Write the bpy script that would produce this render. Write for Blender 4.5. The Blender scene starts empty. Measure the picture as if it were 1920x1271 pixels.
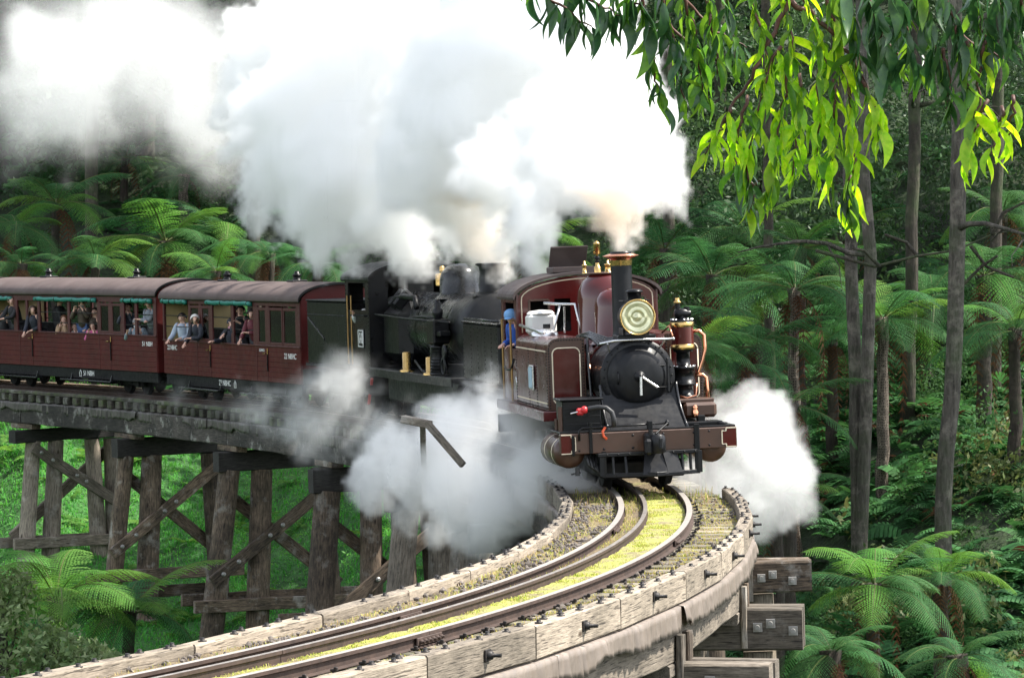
import bpy, math, random
import numpy as np
from mathutils import Vector, Matrix, Euler, noise as mnoise
sc = bpy.context.scene
COL = sc.collection
R = math.radians
random.seed(7); rng = np.random.default_rng(7)

# ---------------------------------------------------------------- camera, sky, sun, exposure
CAMZ = 2.9; FPX = 6000.0; HORY = 501.54
cam = bpy.data.cameras.new('camera'); cam_o = bpy.data.objects.new('camera', cam); COL.objects.link(cam_o); sc.camera = cam_o
cam_o.location = (0, 0, CAMZ); cam_o.rotation_euler = (R(90), 0, 0)
cam.sensor_width = 36; cam.lens = FPX / 1920 * 36; cam.shift_y = -(635.5 - HORY) / 1920
cam.clip_start = .1; cam.clip_end = 3000
SUN = Vector((.56, .06, .83)).normalized()
world = bpy.data.worlds.new('World'); sc.world = world; world.use_nodes = True
wn = world.node_tree; bgn = wn.nodes['Background']
sky = wn.nodes.new('ShaderNodeTexSky'); sky.sky_type = 'NISHITA'; sky.sun_disc = False
sky.sun_elevation = math.asin(SUN.z); sky.sun_rotation = math.atan2(SUN.x, SUN.y)
hsv = wn.nodes.new('ShaderNodeHueSaturation'); hsv.inputs['Saturation'].default_value = .38; wn.links.new(sky.outputs[0], hsv.inputs['Color']); wn.links.new(hsv.outputs[0], bgn.inputs[0]); bgn.inputs[1].default_value = .15
sl = bpy.data.lights.new('sun', 'SUN'); sl.energy = 3.5; sl.angle = R(.53); sl.color = (1, .95, .86)
so = bpy.data.objects.new('sun', sl); COL.objects.link(so); so.rotation_euler = SUN.to_track_quat('Z', 'Y').to_euler()
sc.view_settings.view_transform = 'Standard'; sc.view_settings.look = 'None'; sc.view_settings.gamma = 1
sc.view_settings.use_curve_mapping = False; sc.view_settings.exposure = 1.55
cy = sc.cycles
cy.max_bounces = 44; cy.diffuse_bounces = 3; cy.glossy_bounces = 3; cy.transmission_bounces = 6; cy.transparent_max_bounces = 12
cy.volume_bounces = 40; cy.volume_step_rate = 1.5; cy.volume_max_steps = 512
cy.use_denoising = True; cy.sample_clamp_indirect = 6; cy.use_adaptive_sampling = True; cy.adaptive_threshold = .008
cy.caustics_reflective = False; cy.caustics_refractive = False

# ---------------------------------------------------------------- track geometry (rail level is z = 0)
K2, K0, K1, SB = .0252, .014, .0156, -12.
TX0, TY0, TH0, CANT = 1.6196, 43.7454, .0856, .026
_g = np.arange(-80, 45.001, .05); _k = np.where(_g > 0, K2, np.where(_g > SB, K0, K1)); _i0 = int(round(80 / .05))
_K = np.r_[0, np.cumsum((_k[1:] + _k[:-1]) / 2 * .05)]; _K -= _K[_i0]; _th = TH0 - _K
_sx, _sy = np.sin(_th), -np.cos(_th)
_xx = np.r_[0, np.cumsum((_sx[1:] + _sx[:-1]) / 2 * .05)]; _xx += TX0 - _xx[_i0]
_yy = np.r_[0, np.cumsum((_sy[1:] + _sy[:-1]) / 2 * .05)]; _yy += TY0 - _yy[_i0]
def path(s): return float(np.interp(s, _g, _th)), Vector((float(np.interp(s, _g, _xx)), float(np.interp(s, _g, _yy)), 0.))
def axes(t, c=CANT):
    return (Vector((math.sin(t), -math.cos(t), 0)), Vector((math.cos(t) * math.cos(c), math.sin(t) * math.cos(c), math.sin(c))),
            Vector((-math.cos(t) * math.sin(c), -math.sin(t) * math.sin(c), math.cos(c))))
def TP(s, lat, h, c=CANT):
    t, p = path(s); a = axes(t, c); return p + a[1] * lat + a[2] * h
def mat4(o, x, y, z): return Matrix(((x[0], y[0], z[0], o[0]), (x[1], y[1], z[1], o[1]), (x[2], y[2], z[2], o[2]), (0, 0, 0, 1)))
def frame_M(sa, sb, sref, c=CANT, yaw=0, dl=0):
    a, b = path(sa)[1], path(sb)[1]; d = (a - b).normalized(); t = math.atan2(d.x, -d.y); h, r, u = axes(t, CANT)
    o = a + d * (sref - sa) + r * dl; h, r, u = axes(t + yaw, c); return mat4(o, h, r, u)
def track_M(s, c=CANT):
    t, p = path(s); return mat4(p, *axes(t, c))
def PX(x, y, Y): return Vector(((x - 960) * Y / FPX, Y, CAMZ - (y - HORY) * Y / FPX))

# ---------------------------------------------------------------- materials
def new_mat(name):
    m = bpy.data.materials.new(name); m.use_nodes = True; return m, m.node_tree, m.node_tree.nodes['Principled BSDF']
def nd(nt, typ, **kw):
    n = nt.nodes.new(typ)
    for k, v in kw.items():
        if k.startswith('i_'): n.inputs[k[2:].replace('_', ' ')].default_value = v
        else: setattr(n, k, v)
    return n
def c4(c, f=1): return (min(1, c[0] * f), min(1, c[1] * f), min(1, c[2] * f), 1)
def noise_ramp(nt, vec, scale, stops, det=5, rough=.6):
    n = nd(nt, 'ShaderNodeTexNoise'); n.inputs['Scale'].default_value = scale; n.inputs['Detail'].default_value = det; n.inputs['Roughness'].default_value = rough
    if vec is not None: nt.links.new(vec, n.inputs['Vector'])
    r = nd(nt, 'ShaderNodeValToRGB'); el = r.color_ramp.elements
    while len(el) < len(stops): el.new(.5)
    for e, (p, c) in zip(el, stops): e.position = p; e.color = c if len(c) == 4 else (*c, 1)
    nt.links.new(n.outputs[0], r.inputs[0]); return n, r
def mix(nt, fac, a, b, mode='MIX'):
    n = nd(nt, 'ShaderNodeMix', data_type='RGBA', blend_type=mode)
    for i, v in ((0, fac), (6, a), (7, b)):
        if hasattr(v, 'is_linked'): nt.links.new(v, n.inputs[i])
        elif i == 0: n.inputs[0].default_value = v
        else: n.inputs[i].default_value = v if len(v) == 4 else (*v, 1)
    return n.outputs[2]
def bump(nt, bsdf, h, strength, dist=.02):
    b = nd(nt, 'ShaderNodeBump'); b.inputs['Strength'].default_value = strength; b.inputs['Distance'].default_value = dist
    nt.links.new(h, b.inputs['Height']); nt.links.new(b.outputs[0], bsdf.inputs['Normal'])
def paint(name, col, rough=.35, metal=0, var=.18, scale=3, dirt=.25, dirtcol=(.09, .075, .06), bmp=.05, coat=0, spec=.5):
    m, nt, b = new_mat(name); tc = nd(nt, 'ShaderNodeTexCoord').outputs['Object']
    _, r = noise_ramp(nt, tc, scale, [(.3, c4(col, 1 - var)), (.7, c4(col, 1 + var))])
    n2, r2 = noise_ramp(nt, tc, scale * 2.3, [(.5, (0, 0, 0)), (.78, (dirt, dirt, dirt))], 7)
    nt.links.new(mix(nt, r2.outputs[0], r.outputs[0], dirtcol), b.inputs['Base Color'])
    b.inputs['Metallic'].default_value = metal; b.inputs['Specular IOR Level'].default_value = spec; b.inputs['Coat Weight'].default_value = coat; b.inputs['Coat Roughness'].default_value = .12
    n3, r3 = noise_ramp(nt, tc, scale * 4, [(.3, (rough * .75,) * 3), (.75, (min(1, rough * 1.35),) * 3)])
    nt.links.new(r3.outputs[0], b.inputs['Roughness'])
    if bmp: bump(nt, b, n3.outputs[0], bmp, .01)
    return m
def timber_mat(name, dark, light, moss=0, white=0, stain=.5):
    """weathered wood: grain runs along the object's X axis"""
    m, nt, b = new_mat(name); tc = nd(nt, 'ShaderNodeTexCoord').outputs['Object']; oi = nd(nt, 'ShaderNodeObjectInfo')
    ad = nd(nt, 'ShaderNodeVectorMath', operation='ADD'); nt.links.new(tc, ad.inputs[0]); 
    sc_ = nd(nt, 'ShaderNodeVectorMath', operation='SCALE'); nt.links.new(oi.outputs['Random'], sc_.inputs['Scale']); sc_.inputs[0].default_value = (17, 9, 5)
    nt.links.new(sc_.outputs[0], ad.inputs[1]); v = ad.outputs[0]
    mp = nd(nt, 'ShaderNodeMapping'); mp.inputs['Scale'].default_value = (3.2, 20, 20); nt.links.new(v, mp.inputs[0])
    n1, r1 = noise_ramp(nt, mp.outputs[0], 1.6, [(.28, c4(dark)), (.5, c4([(a + c) / 2 for a, c in zip(dark, light)])), (.72, c4(light))], 6, .65)
    mp3 = nd(nt, 'ShaderNodeMapping'); mp3.inputs['Scale'].default_value = (2., 38, 38); nt.links.new(v, mp3.inputs[0])
    n4, r4 = noise_ramp(nt, mp3.outputs[0], 2.2, [(.36, (.25, .24, .23)), (.44, (1, 1, 1))], 4, .5)
    cr = mix(nt, 1, r1.outputs[0], r4.outputs[0], 'MULTIPLY')
    _, r2 = noise_ramp(nt, v, 1.1, [(.38, (stain, stain, stain * .97)), (.64, (1.1, 1.1, 1.1))], 6, .7)
    cr = mix(nt, 1, cr, r2.outputs[0], 'MULTIPLY')
    vk = nd(nt, 'ShaderNodeTexVoronoi'); vk.inputs['Scale'].default_value = 1.7; mpk = nd(nt, 'ShaderNodeMapping'); mpk.inputs['Scale'].default_value = (1, 2.4, 2.4); nt.links.new(v, mpk.inputs[0]); nt.links.new(mpk.outputs[0], vk.inputs[0])
    kr = nd(nt, 'ShaderNodeValToRGB'); kr.color_ramp.elements[0].position = .05; kr.color_ramp.elements[0].color = (.22, .18, .14, 1); kr.color_ramp.elements[1].position = .13; kr.color_ramp.elements[1].color = (1, 1, 1, 1); nt.links.new(vk.outputs['Distance'], kr.inputs[0]); cr = mix(nt, 1, cr, kr.outputs[0], 'MULTIPLY')   # knots and bolt stains
    if white:
        _, rw = noise_ramp(nt, v, 2.1, [(.54, (0, 0, 0)), (.66, (white,) * 3)], 6, .7); cr = mix(nt, rw.outputs[0], cr, (.5, .48, .44))
    if moss:
        _, rm = noise_ramp(nt, v, 3.4, [(.47, (0, 0, 0)), (.62, (moss,) * 3)], 6, .7); cr = mix(nt, rm.outputs[0], cr, (.06, .085, .022))
    rv = nd(nt, 'ShaderNodeMapRange'); rv.inputs[3].default_value = .6; rv.inputs[4].default_value = 1.35; nt.links.new(oi.outputs['Random'], rv.inputs[0])
    hs = nd(nt, 'ShaderNodeHueSaturation'); nt.links.new(rv.outputs[0], hs.inputs['Value']); nt.links.new(cr, hs.inputs['Color'])
    nt.links.new(hs.outputs[0], b.inputs['Base Color']); b.inputs['Roughness'].default_value = .85
    mm = nd(nt, 'ShaderNodeMath', operation='MULTIPLY'); nt.links.new(n1.outputs[0], mm.inputs[0]); nt.links.new(n4.outputs[0], mm.inputs[1])
    bump(nt, b, mm.outputs[0], .55, .02); return m
def leaf_mat(name, cols, trans=.35, rough=.45, vary=.25, scale=3, spec=.4, thue=.485):
    """two-sided leaf: diffuse + translucent, colour varied per object and by noise"""
    m, nt, b = new_mat(name); out = [n for n in nt.nodes if n.type == 'OUTPUT_MATERIAL'][0]
    tc = nd(nt, 'ShaderNodeTexCoord').outputs['Object']; oi = nd(nt, 'ShaderNodeObjectInfo'); geo = nd(nt, 'ShaderNodeNewGeometry')
    k = len(cols); _, r = noise_ramp(nt, tc, scale, [(.25 + .5 * i / max(1, k - 1), c4(c)) for i, c in enumerate(cols)], 4)
    ri = nd(nt, 'ShaderNodeMath', operation='ADD'); nt.links.new(oi.outputs['Random'], ri.inputs[0]); nt.links.new(geo.outputs['Random Per Island'], ri.inputs[1])
    fr = nd(nt, 'ShaderNodeMath', operation='FRACT'); nt.links.new(ri.outputs[0], fr.inputs[0])
    rv = nd(nt, 'ShaderNodeMapRange'); rv.inputs[3].default_value = 1 - vary; rv.inputs[4].default_value = 1 + vary; nt.links.new(fr.outputs[0], rv.inputs[0])
    hs = nd(nt, 'ShaderNodeHueSaturation'); nt.links.new(rv.outputs[0], hs.inputs['Value']); nt.links.new(r.outputs[0], hs.inputs['Color'])
    rh = nd(nt, 'ShaderNodeMapRange'); rh.inputs[3].default_value = .485; rh.inputs[4].default_value = .515; nt.links.new(oi.outputs['Random'], rh.inputs[0]); nt.links.new(rh.outputs[0], hs.inputs['Hue'])
    nt.links.new(hs.outputs[0], b.inputs['Base Color']); b.inputs['Roughness'].default_value = rough; b.inputs['Specular IOR Level'].default_value = spec
    tr = nd(nt, 'ShaderNodeBsdfTranslucent'); 
    h2 = nd(nt, 'ShaderNodeHueSaturation'); h2.inputs['Value'].default_value = 1.7; h2.inputs['Hue'].default_value = thue; h2.inputs['Saturation'].default_value = 1.05; nt.links.new(hs.outputs[0], h2.inputs['Color']); nt.links.new(h2.outputs[0], tr.inputs[0])
    ms = nd(nt, 'ShaderNodeMixShader'); ms.inputs[0].default_value = trans
    nt.links.new(b.outputs[0], ms.inputs[1]); nt.links.new(tr.outputs[0], ms.inputs[2]); nt.links.new(ms.outputs[0], out.inputs[0]); return m

# ---------------------------------------------------------------- mesh helper
class MB:
    def __init__(s): s.v = []; s.f = []; s.mi = []; s.sm = []
    def add(s, vs, fs, mi=0, smooth=False):
        b = len(s.v); s.v.extend([tuple(v) for v in vs])
        for f in fs: s.f.append([b + i for i in f]); s.mi.append(mi); s.sm.append(smooth)
        return s
    def box(s, c, d, bev=.0, mi=0, M=None):
        hx, hy, hz = d[0] / 2, d[1] / 2, d[2] / 2; e = min(bev, hx * .9, hy * .9, hz * .9)
        if e <= 0:
            vs = [(x, y, z) for x in (-hx, hx) for y in (-hy, hy) for z in (-hz, hz)]
            fs = [(0, 1, 3, 2), (4, 6, 7, 5), (0, 4, 5, 1), (2, 3, 7, 6), (0, 2, 6, 4), (1, 5, 7, 3)]
        else:
            vs = []; idx = {}
            for sx in (-1, 1):
                for sy in (-1, 1):
                    for sz in (-1, 1):
                        for a in range(3):
                            p = [sx * (hx - e), sy * (hy - e), sz * (hz - e)]; p[a] = (sx * hx, sy * hy, sz * hz)[a]
                            idx[(sx, sy, sz, a)] = len(vs); vs.append(tuple(p))
            fs = []
            S = (-1, 1)
            for a in range(3):
                b, c_ = (a + 1) % 3, (a + 2) % 3
                for q in S:
                    ring = []
                    for (u, w) in ((-1, -1), (1, -1), (1, 1), (-1, 1)):
                        k = [0, 0, 0]; k[a] = q; k[b] = u; k[c_] = w; ring.append(idx[(k[0], k[1], k[2], a)])
                    fs.append(ring if q > 0 else ring[::-1])
            for a in range(3):
                b, c_ = (a + 1) % 3, (a + 2) % 3
                for u in S:
                    for w in S:
                        k0 = [0, 0, 0]; k1 = [0, 0, 0]; k0[a] = -1; k1[a] = 1
                        for k in (k0, k1): k[b] = u; k[c_] = w
                        q = [idx[(*k0, b)], idx[(*k1, b)], idx[(*k1, c_)], idx[(*k0, c_)]]
                        fs.append(q if u * w > 0 else q[::-1])
            for sx in S:
                for sy in S:
                    for sz in S:
                        q = [idx[(sx, sy, sz, 0)], idx[(sx, sy, sz, 1)], idx[(sx, sy, sz, 2)]]; fs.append(q if sx * sy * sz > 0 else q[::-1])
        if M is not None: vs = [M @ Vector(v) for v in vs]
        return s.add([(v[0] + c[0], v[1] + c[1], v[2] + c[2]) for v in vs], fs, mi)
    def bar(s, p0, p1, w, h, up=(0, 0, 1), bev=.005, mi=0):
        p0, p1 = Vector(p0), Vector(p1); x = (p1 - p0); L = x.length; x.normalize(); y = Vector(up).cross(x)
        if y.length < 1e-4: y = Vector((0, 1, 0)).cross(x)
        y.normalize(); z = x.cross(y)
        return s.box((p0 + p1) / 2, (L, w, h), bev, mi, Matrix((x, y, z)).transposed())
    def _ring(s, c, u, w, r, n): return [c + (u * math.cos(2 * math.pi * i / n) + w * math.sin(2 * math.pi * i / n)) * r for i in range(n)]
    def lathe(s, o, ax, prof, n=20, mi=0, cap=True, smooth=True):
        o, ax = Vector(o), Vector(ax).normalized(); u = ax.orthogonal().normalized(); w = ax.cross(u); vs = []; fs = []
        for t, r in prof: vs += s._ring(o + ax * t, u, w, max(r, .0005), n)
        for j in range(len(prof) - 1):
            for i in range(n): a, b = j * n + i, j * n + (i + 1) % n; fs.append((a, b, b + n, a + n))
        s.add(vs, fs, mi, smooth)
        if cap:
            for j, rev in ((0, True), (len(prof) - 1, False)):
                if prof[j][1] > .002:
                    ring = s._ring(o + ax * prof[j][0], u, w, prof[j][1], n); s.add(ring, [list(range(n))[::-1] if rev else list(range(n))], mi)
        return s
    def cyl(s, p0, p1, r0, r1=None, n=14, mi=0, cap=True):
        p0, p1 = Vector(p0), Vector(p1); return s.lathe(p0, p1 - p0, [(0, r0), ((p1 - p0).length, r0 if r1 is None else r1)], n, mi, cap)
    def tube(s, pts, r, n=8, mi=0):
        pts = [Vector(p) for p in pts]; vs = []; fs = []; u = None
        for i, p in enumerate(pts):
            t = (pts[min(i + 1, len(pts) - 1)] - pts[max(i - 1, 0)]).normalized()
            u = (t.orthogonal() if u is None else u - t * u.dot(t)).normalized(); w = t.cross(u)
            vs += s._ring(p, u, w, r[i] if isinstance(r, (list, tuple)) else r, n)
        for j in range(len(pts) - 1):
            for i in range(n): a, b = j * n + i, j * n + (i + 1) % n; fs.append((a, b, b + n, a + n))
        fs.append(list(range(n))[::-1]); fs.append([(len(pts) - 1) * n + i for i in range(n)])
        return s.add(vs, fs, mi, True)
    def ell(s, c, rad, nu=12, nv=8, mi=0, M=None):
        vs = []; fs = []
        for j in range(nv + 1):
            th = math.pi * j / nv
            for i in range(nu):
                a = 2 * math.pi * i / nu; p = Vector((math.sin(th) * math.cos(a) * rad[0], math.sin(th) * math.sin(a) * rad[1], math.cos(th) * rad[2]))
                if M is not None: p = M @ p
                vs.append(p + Vector(c))
        for j in range(nv):
            for i in range(nu): a, b = j * nu + i, j * nu + (i + 1) % nu; fs.append((a, a + nu, b + nu, b))
        return s.add(vs, fs, mi, True)
    def prism(s, poly, o, u, w, d, mi=0):
        """polygon (a,b) in the plane o + a*u + b*w, extruded by vector d"""
        o, u, w, d = Vector(o), Vector(u), Vector(w), Vector(d); n = len(poly)
        A = [o + u * a + w * b for a, b in poly]; B = [p + d for p in A]
        flip = u.cross(w).dot(d) > 0
        fs = [list(range(n))[::-1] if flip else list(range(n)), [n + i for i in (range(n) if flip else range(n - 1, -1, -1))]]
        for i in range(n): j = (i + 1) % n; fs.append((i, j, n + j, n + i) if flip else (j, i, n + i, n + j))
        return s.add(A + B, fs, mi)
    def mesh(s, name, mats):
        me = bpy.data.meshes.new(name); me.from_pydata(s.v, [], s.f)
        for m in (mats if isinstance(mats, (list, tuple)) else [mats]): me.materials.append(m)
        me.polygons.foreach_set('material_index', s.mi); me.polygons.foreach_set('use_smooth', s.sm); me.update(); return me
    def build(s, name, mats, parent=None, M=None, isl=False, **kw):
        if name in ('rivet', 'batten'): kw['kind'] = 'stuff'
        if not isl: return link(name, s.mesh(name, mats), parent, M, **kw)
        up = {}                       # one object per separate piece (pieces that share a corner count as one)
        def find(a):
            while up.setdefault(a, a) != a: a = up[a]
            return a
        key = [tuple(round(c, 4) for c in v) for v in s.v]
        for f in s.f:
            for i in f[1:]: up[find(key[i])] = find(key[f[0]])
        grp = {}
        for f, mi, sm in zip(s.f, s.mi, s.sm): grp.setdefault(find(key[f[0]]), []).append((f, mi, sm))
        first = None
        for fl in grp.values():
            b = MB(); m = {}
            for f, mi, sm in fl:
                for i in f:
                    if i not in m: m[i] = len(b.v); b.v.append(s.v[i])
                b.f.append([m[i] for i in f]); b.mi.append(mi); b.sm.append(sm)
            o = link(name, b.mesh(name, mats), parent, M, **kw); first = first or o
        return first
def link(name, me, parent=None, M=None, **kw):
    o = bpy.data.objects.new(name, me); COL.objects.link(o)
    if parent is not None: o.parent = parent
    if M is not None: o.matrix_local = M
    for k, v in kw.items(): o[k] = v
    return o
def thing(name, label, cat, M=None, group=None):
    o = bpy.data.objects.new(name, None); COL.objects.link(o); o.empty_display_size = .2
    if M is not None: o.matrix_world = M
    o['label'] = label; o['category'] = cat; o['kind'] = 'thing'
    if group: o['group'] = group
    return o
def tag(o, label, cat, group=None, kind='thing'):
    o['label'] = label; o['category'] = cat; o['kind'] = kind
    if group: o['group'] = group
    return o
def npmesh(name, V, Fq, mats, smooth=False, mi=None):
    """fast mesh from numpy arrays: V (n,3), Fq (m,k)"""
    me = bpy.data.meshes.new(name); V = np.asarray(V, np.float32); Fq = np.asarray(Fq, np.int32); k = Fq.shape[1]
    me.vertices.add(len(V)); me.vertices.foreach_set('co', V.ravel()); me.loops.add(Fq.size); me.loops.foreach_set('vertex_index', Fq.ravel())
    me.polygons.add(len(Fq)); me.polygons.foreach_set('loop_start', np.arange(0, Fq.size, k, dtype=np.int32)); me.polygons.foreach_set('loop_total', np.full(len(Fq), k, np.int32))
    for m in (mats if isinstance(mats, (list, tuple)) else [mats]): me.materials.append(m)
    if mi is not None: me.polygons.foreach_set('material_index', np.asarray(mi, np.int32))
    me.polygons.foreach_set('use_smooth', np.full(len(Fq), smooth)); me.update(); me.validate(); return me
def text_mesh(name, txt, size, mat, ext=.003):
    cu = bpy.data.curves.new(name, 'FONT'); cu.body = txt; cu.size = size; cu.extrude = ext; cu.align_x = 'CENTER'; cu.align_y = 'CENTER'
    o = bpy.data.objects.new(name, cu); COL.objects.link(o); dg = bpy.context.evaluated_depsgraph_get(); dg.update()
    me = bpy.data.meshes.new_from_object(o.evaluated_get(dg)); bpy.data.objects.remove(o); bpy.data.curves.remove(cu)
    me.materials.clear(); me.materials.append(mat); me.name = name; return me
def smoothstep(a, b, x): t = np.clip((x - a) / (b - a), 0, 1); return t * t * (3 - 2 * t)
# ---------------------------------------------------------------- terrain
_PY = [-80, 0, 8, 18, 30, 50, 60, 70, 77, 85, 95, 110, 130, 160, 220, 460]
_LZ = [1.5, 1.2, .5, -3., -6., -6.6, -6.2, -5.7, -4.7, -2.4, 1.6, 8., 19., 38., 62., 95.]
_RZ = [1.5, 1.2, .5, -3., -6., -3.6, -2.1, -.4, 1.2, 3.6, 7.2, 14., 25., 42., 64., 95.]
_MZ = [1.5, 1.2, .5, -3., -6.6, -7.0, -6.2, -4.5, -3., -1.2, 2.2, 8.5, 20., 38., 62., 95.]
def ground_z(X, Y):
    X = np.asarray(X, float); Y = np.asarray(Y, float)
    l, r, m = np.interp(Y, _PY, _LZ), np.interp(Y, _PY, _RZ), np.interp(Y, _PY, _MZ)
    a = smoothstep(-6, 1, X); b = smoothstep(1.5, 11, X)
    z = l * (1 - a) + m * a; z = z * (1 - b) + r * b
    w = smoothstep(45, 75, Y)
    return z + (.22 * np.sin(X * .9 + Y * .37) + .18 * np.sin(X * .41 - Y * .83 + 1)) + w * (.5 * np.sin(X * .23 + 2) * np.sin(Y * .19) + .25 * np.sin(X * 1.7 + Y * .5))
def gz(x, y): return float(ground_z(x, y))
xs = np.r_[np.linspace(-260, -30, 24)[:-1], np.linspace(-30, 30, 121)[:-1], np.linspace(30, 260, 24)]
ys = np.r_[np.linspace(-80, 10, 14)[:-1], np.linspace(10, 120, 181)[:-1], np.linspace(120, 460, 40)]
GX, GY = np.meshgrid(xs, ys); V = np.c_[GX.ravel(), GY.ravel(), ground_z(GX, GY).ravel()]
nx, ny = len(xs), len(ys); I = (np.arange(ny - 1)[:, None] * nx + np.arange(nx - 1)[None]).ravel()
gm, gt, gb = new_mat('forest_floor'); tc = nd(gt, 'ShaderNodeTexCoord').outputs['Object']
_, ra = noise_ramp(gt, tc, .55, [(.3, (.012, .018, .008)), (.5, (.022, .04, .012)), (.7, (.03, .065, .016))], 6)
_, rb = noise_ramp(gt, tc, 6, [(.35, (.5, .5, .5)), (.7, (1.2, 1.2, 1.2))], 6); 
sp_ = nd(gt, 'ShaderNodeSeparateXYZ'); gt.links.new(tc, sp_.inputs[0])        # the mown-looking grass slope under the far spans
def band(sock, a, b):
    n = nd(gt, 'ShaderNodeMapRange', interpolation_type='SMOOTHSTEP'); gt.links.new(sock, n.inputs[0]); n.inputs[1].default_value = a; n.inputs[2].default_value = b; return n.outputs[0]
lw = nd(gt, 'ShaderNodeMath', operation='MULTIPLY'); gt.links.new(band(sp_.outputs[0], 2, -1), lw.inputs[0]); gt.links.new(band(sp_.outputs[1], 90, 86), lw.inputs[1])
for so_, a_, b_ in ((0, -30, -22), (1, 56, 62)):
    l2 = nd(gt, 'ShaderNodeMath', operation='MULTIPLY'); gt.links.new(lw.outputs[0], l2.inputs[0]); gt.links.new(band(sp_.outputs[so_], a_, b_), l2.inputs[1]); lw = l2
_, rp_ = noise_ramp(gt, tc, .8, [(.35, (.03, .09, .02)), (.5, (.05, .18, .035)), (.7, (.09, .2, .05))], 6)
lawn_c = mix(gt, lw.outputs[0], ra.outputs[0], rp_.outputs[0])
gt.links.new(mix(gt, 1, lawn_c, rb.outputs[0], 'MULTIPLY'), gb.inputs['Base Color'])
gb.inputs['Roughness'].default_value = .95; nb, _ = noise_ramp(gt, tc, 9, [(0, (0, 0, 0)), (1, (1, 1, 1))], 6); bump(gt, gb, nb.outputs[0], .8, .15)
o = link('ground', npmesh('ground', V, np.c_[I, I + 1, I + nx + 1, I + nx], gm, True)); o['kind'] = 'structure'; o['label'] = 'steep gully floor and hillside under the forest'

# ---------------------------------------------------------------- world-matrix bookkeeping for parented pieces
def wm(o):
    m = o.matrix_basis.copy(); p = o.parent
    while p is not None: m = p.matrix_basis @ m; p = p.parent
    return m
def linkw(name, me, parent, Mw): o = link(name, me, parent); o.matrix_basis = wm(parent).inverted() @ Mw; return o
def dir_M(p0, p1, up=(0, 0, 1)):
    p0, p1 = Vector(p0), Vector(p1); x = (p1 - p0).normalized(); y = Vector(up).cross(x)
    if y.length < 1e-3: y = Vector((0, 1, 0)).cross(x)
    y.normalize(); return mat4((p0 + p1) / 2, x, y, x.cross(y))
def timber(name, p0, p1, w, h, m, parent, up=(0, 0, 1), bev=.012, rough=.006):
    L = (Vector(p1) - Vector(p0)).length; b = MB(); n = max(1, int(L / .7))
    prof = [(-w / 2 + bev, -h / 2), (w / 2 - bev, -h / 2), (w / 2, -h / 2 + bev), (w / 2, h / 2 - bev), (w / 2 - bev, h / 2), (-w / 2 + bev, h / 2), (-w / 2, h / 2 - bev), (-w / 2, -h / 2 + bev)]
    vs = []; fs = []
    for i in range(n + 1):
        x = -L / 2 + L * i / n; dy, dz = random.uniform(-rough, rough), random.uniform(-rough, rough)
        vs += [(x, a + dy + random.uniform(-rough, rough), c + dz + random.uniform(-rough, rough)) for a, c in prof]
    for i in range(n):
        for k in range(8): fs.append((i * 8 + k, (i + 1) * 8 + k, (i + 1) * 8 + (k + 1) % 8, i * 8 + (k + 1) % 8))
    fs += [tuple(range(8)), tuple(n * 8 + k for k in range(7, -1, -1))]
    b.add(vs, [f[::-1] for f in fs]); return linkw(name, b.mesh(name, m), parent, dir_M(p0, p1, up))
def log(name, p0, p1, r0, r1, m, parent, n=12):
    L = (Vector(p1) - Vector(p0)).length; b = MB(); k = max(3, int(L / .8)); vs = []; fs = []; ph = random.uniform(0, 9)
    for i in range(k + 1):
        x = -L / 2 + L * i / k; r = r0 + (r1 - r0) * i / k
        for j in range(n):
            a = 2 * math.pi * j / n; q = r * (1 + .07 * math.sin(3 * a + ph) + .04 * math.sin(5 * a + ph * 2 + i * .3) + random.uniform(-.02, .02))
            vs.append((x, q * math.cos(a), q * math.sin(a)))
    for i in range(k):
        for j in range(n): fs.append((i * n + j, i * n + (j + 1) % n, (i + 1) * n + (j + 1) % n, (i + 1) * n + j))
    b.add(vs, [f[::-1] for f in fs], 0, True); b.add([vs[j] for j in range(n)], [range(n)]); b.add([vs[k * n + j] for j in range(n)], [list(range(n))[::-1]])
    return linkw(name, b.mesh(name, m), parent, dir_M(p0, p1))

# ---------------------------------------------------------------- bridge and track materials
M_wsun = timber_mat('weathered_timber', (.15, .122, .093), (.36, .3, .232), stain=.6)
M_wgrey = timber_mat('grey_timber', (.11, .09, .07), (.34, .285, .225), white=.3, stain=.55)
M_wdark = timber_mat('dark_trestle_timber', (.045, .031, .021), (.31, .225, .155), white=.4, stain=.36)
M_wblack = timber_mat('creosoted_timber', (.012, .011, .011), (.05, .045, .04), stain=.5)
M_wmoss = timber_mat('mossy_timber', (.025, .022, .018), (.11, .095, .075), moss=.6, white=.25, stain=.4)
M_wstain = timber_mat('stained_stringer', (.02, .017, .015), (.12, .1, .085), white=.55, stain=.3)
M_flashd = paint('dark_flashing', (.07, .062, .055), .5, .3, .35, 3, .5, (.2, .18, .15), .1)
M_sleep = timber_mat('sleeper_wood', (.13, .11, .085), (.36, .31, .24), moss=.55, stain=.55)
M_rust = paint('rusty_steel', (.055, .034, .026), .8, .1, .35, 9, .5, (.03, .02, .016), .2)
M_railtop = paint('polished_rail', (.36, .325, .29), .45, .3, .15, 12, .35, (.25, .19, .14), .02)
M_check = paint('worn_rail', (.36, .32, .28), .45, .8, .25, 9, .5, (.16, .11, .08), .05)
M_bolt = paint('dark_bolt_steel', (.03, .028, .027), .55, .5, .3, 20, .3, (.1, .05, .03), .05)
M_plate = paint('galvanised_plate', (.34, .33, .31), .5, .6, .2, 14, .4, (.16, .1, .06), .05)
M_flash = paint('weathered_flashing', (.2, .165, .138), .5, .2, .2, 3.5, .45, (.2, .15, .11), .08)
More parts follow.
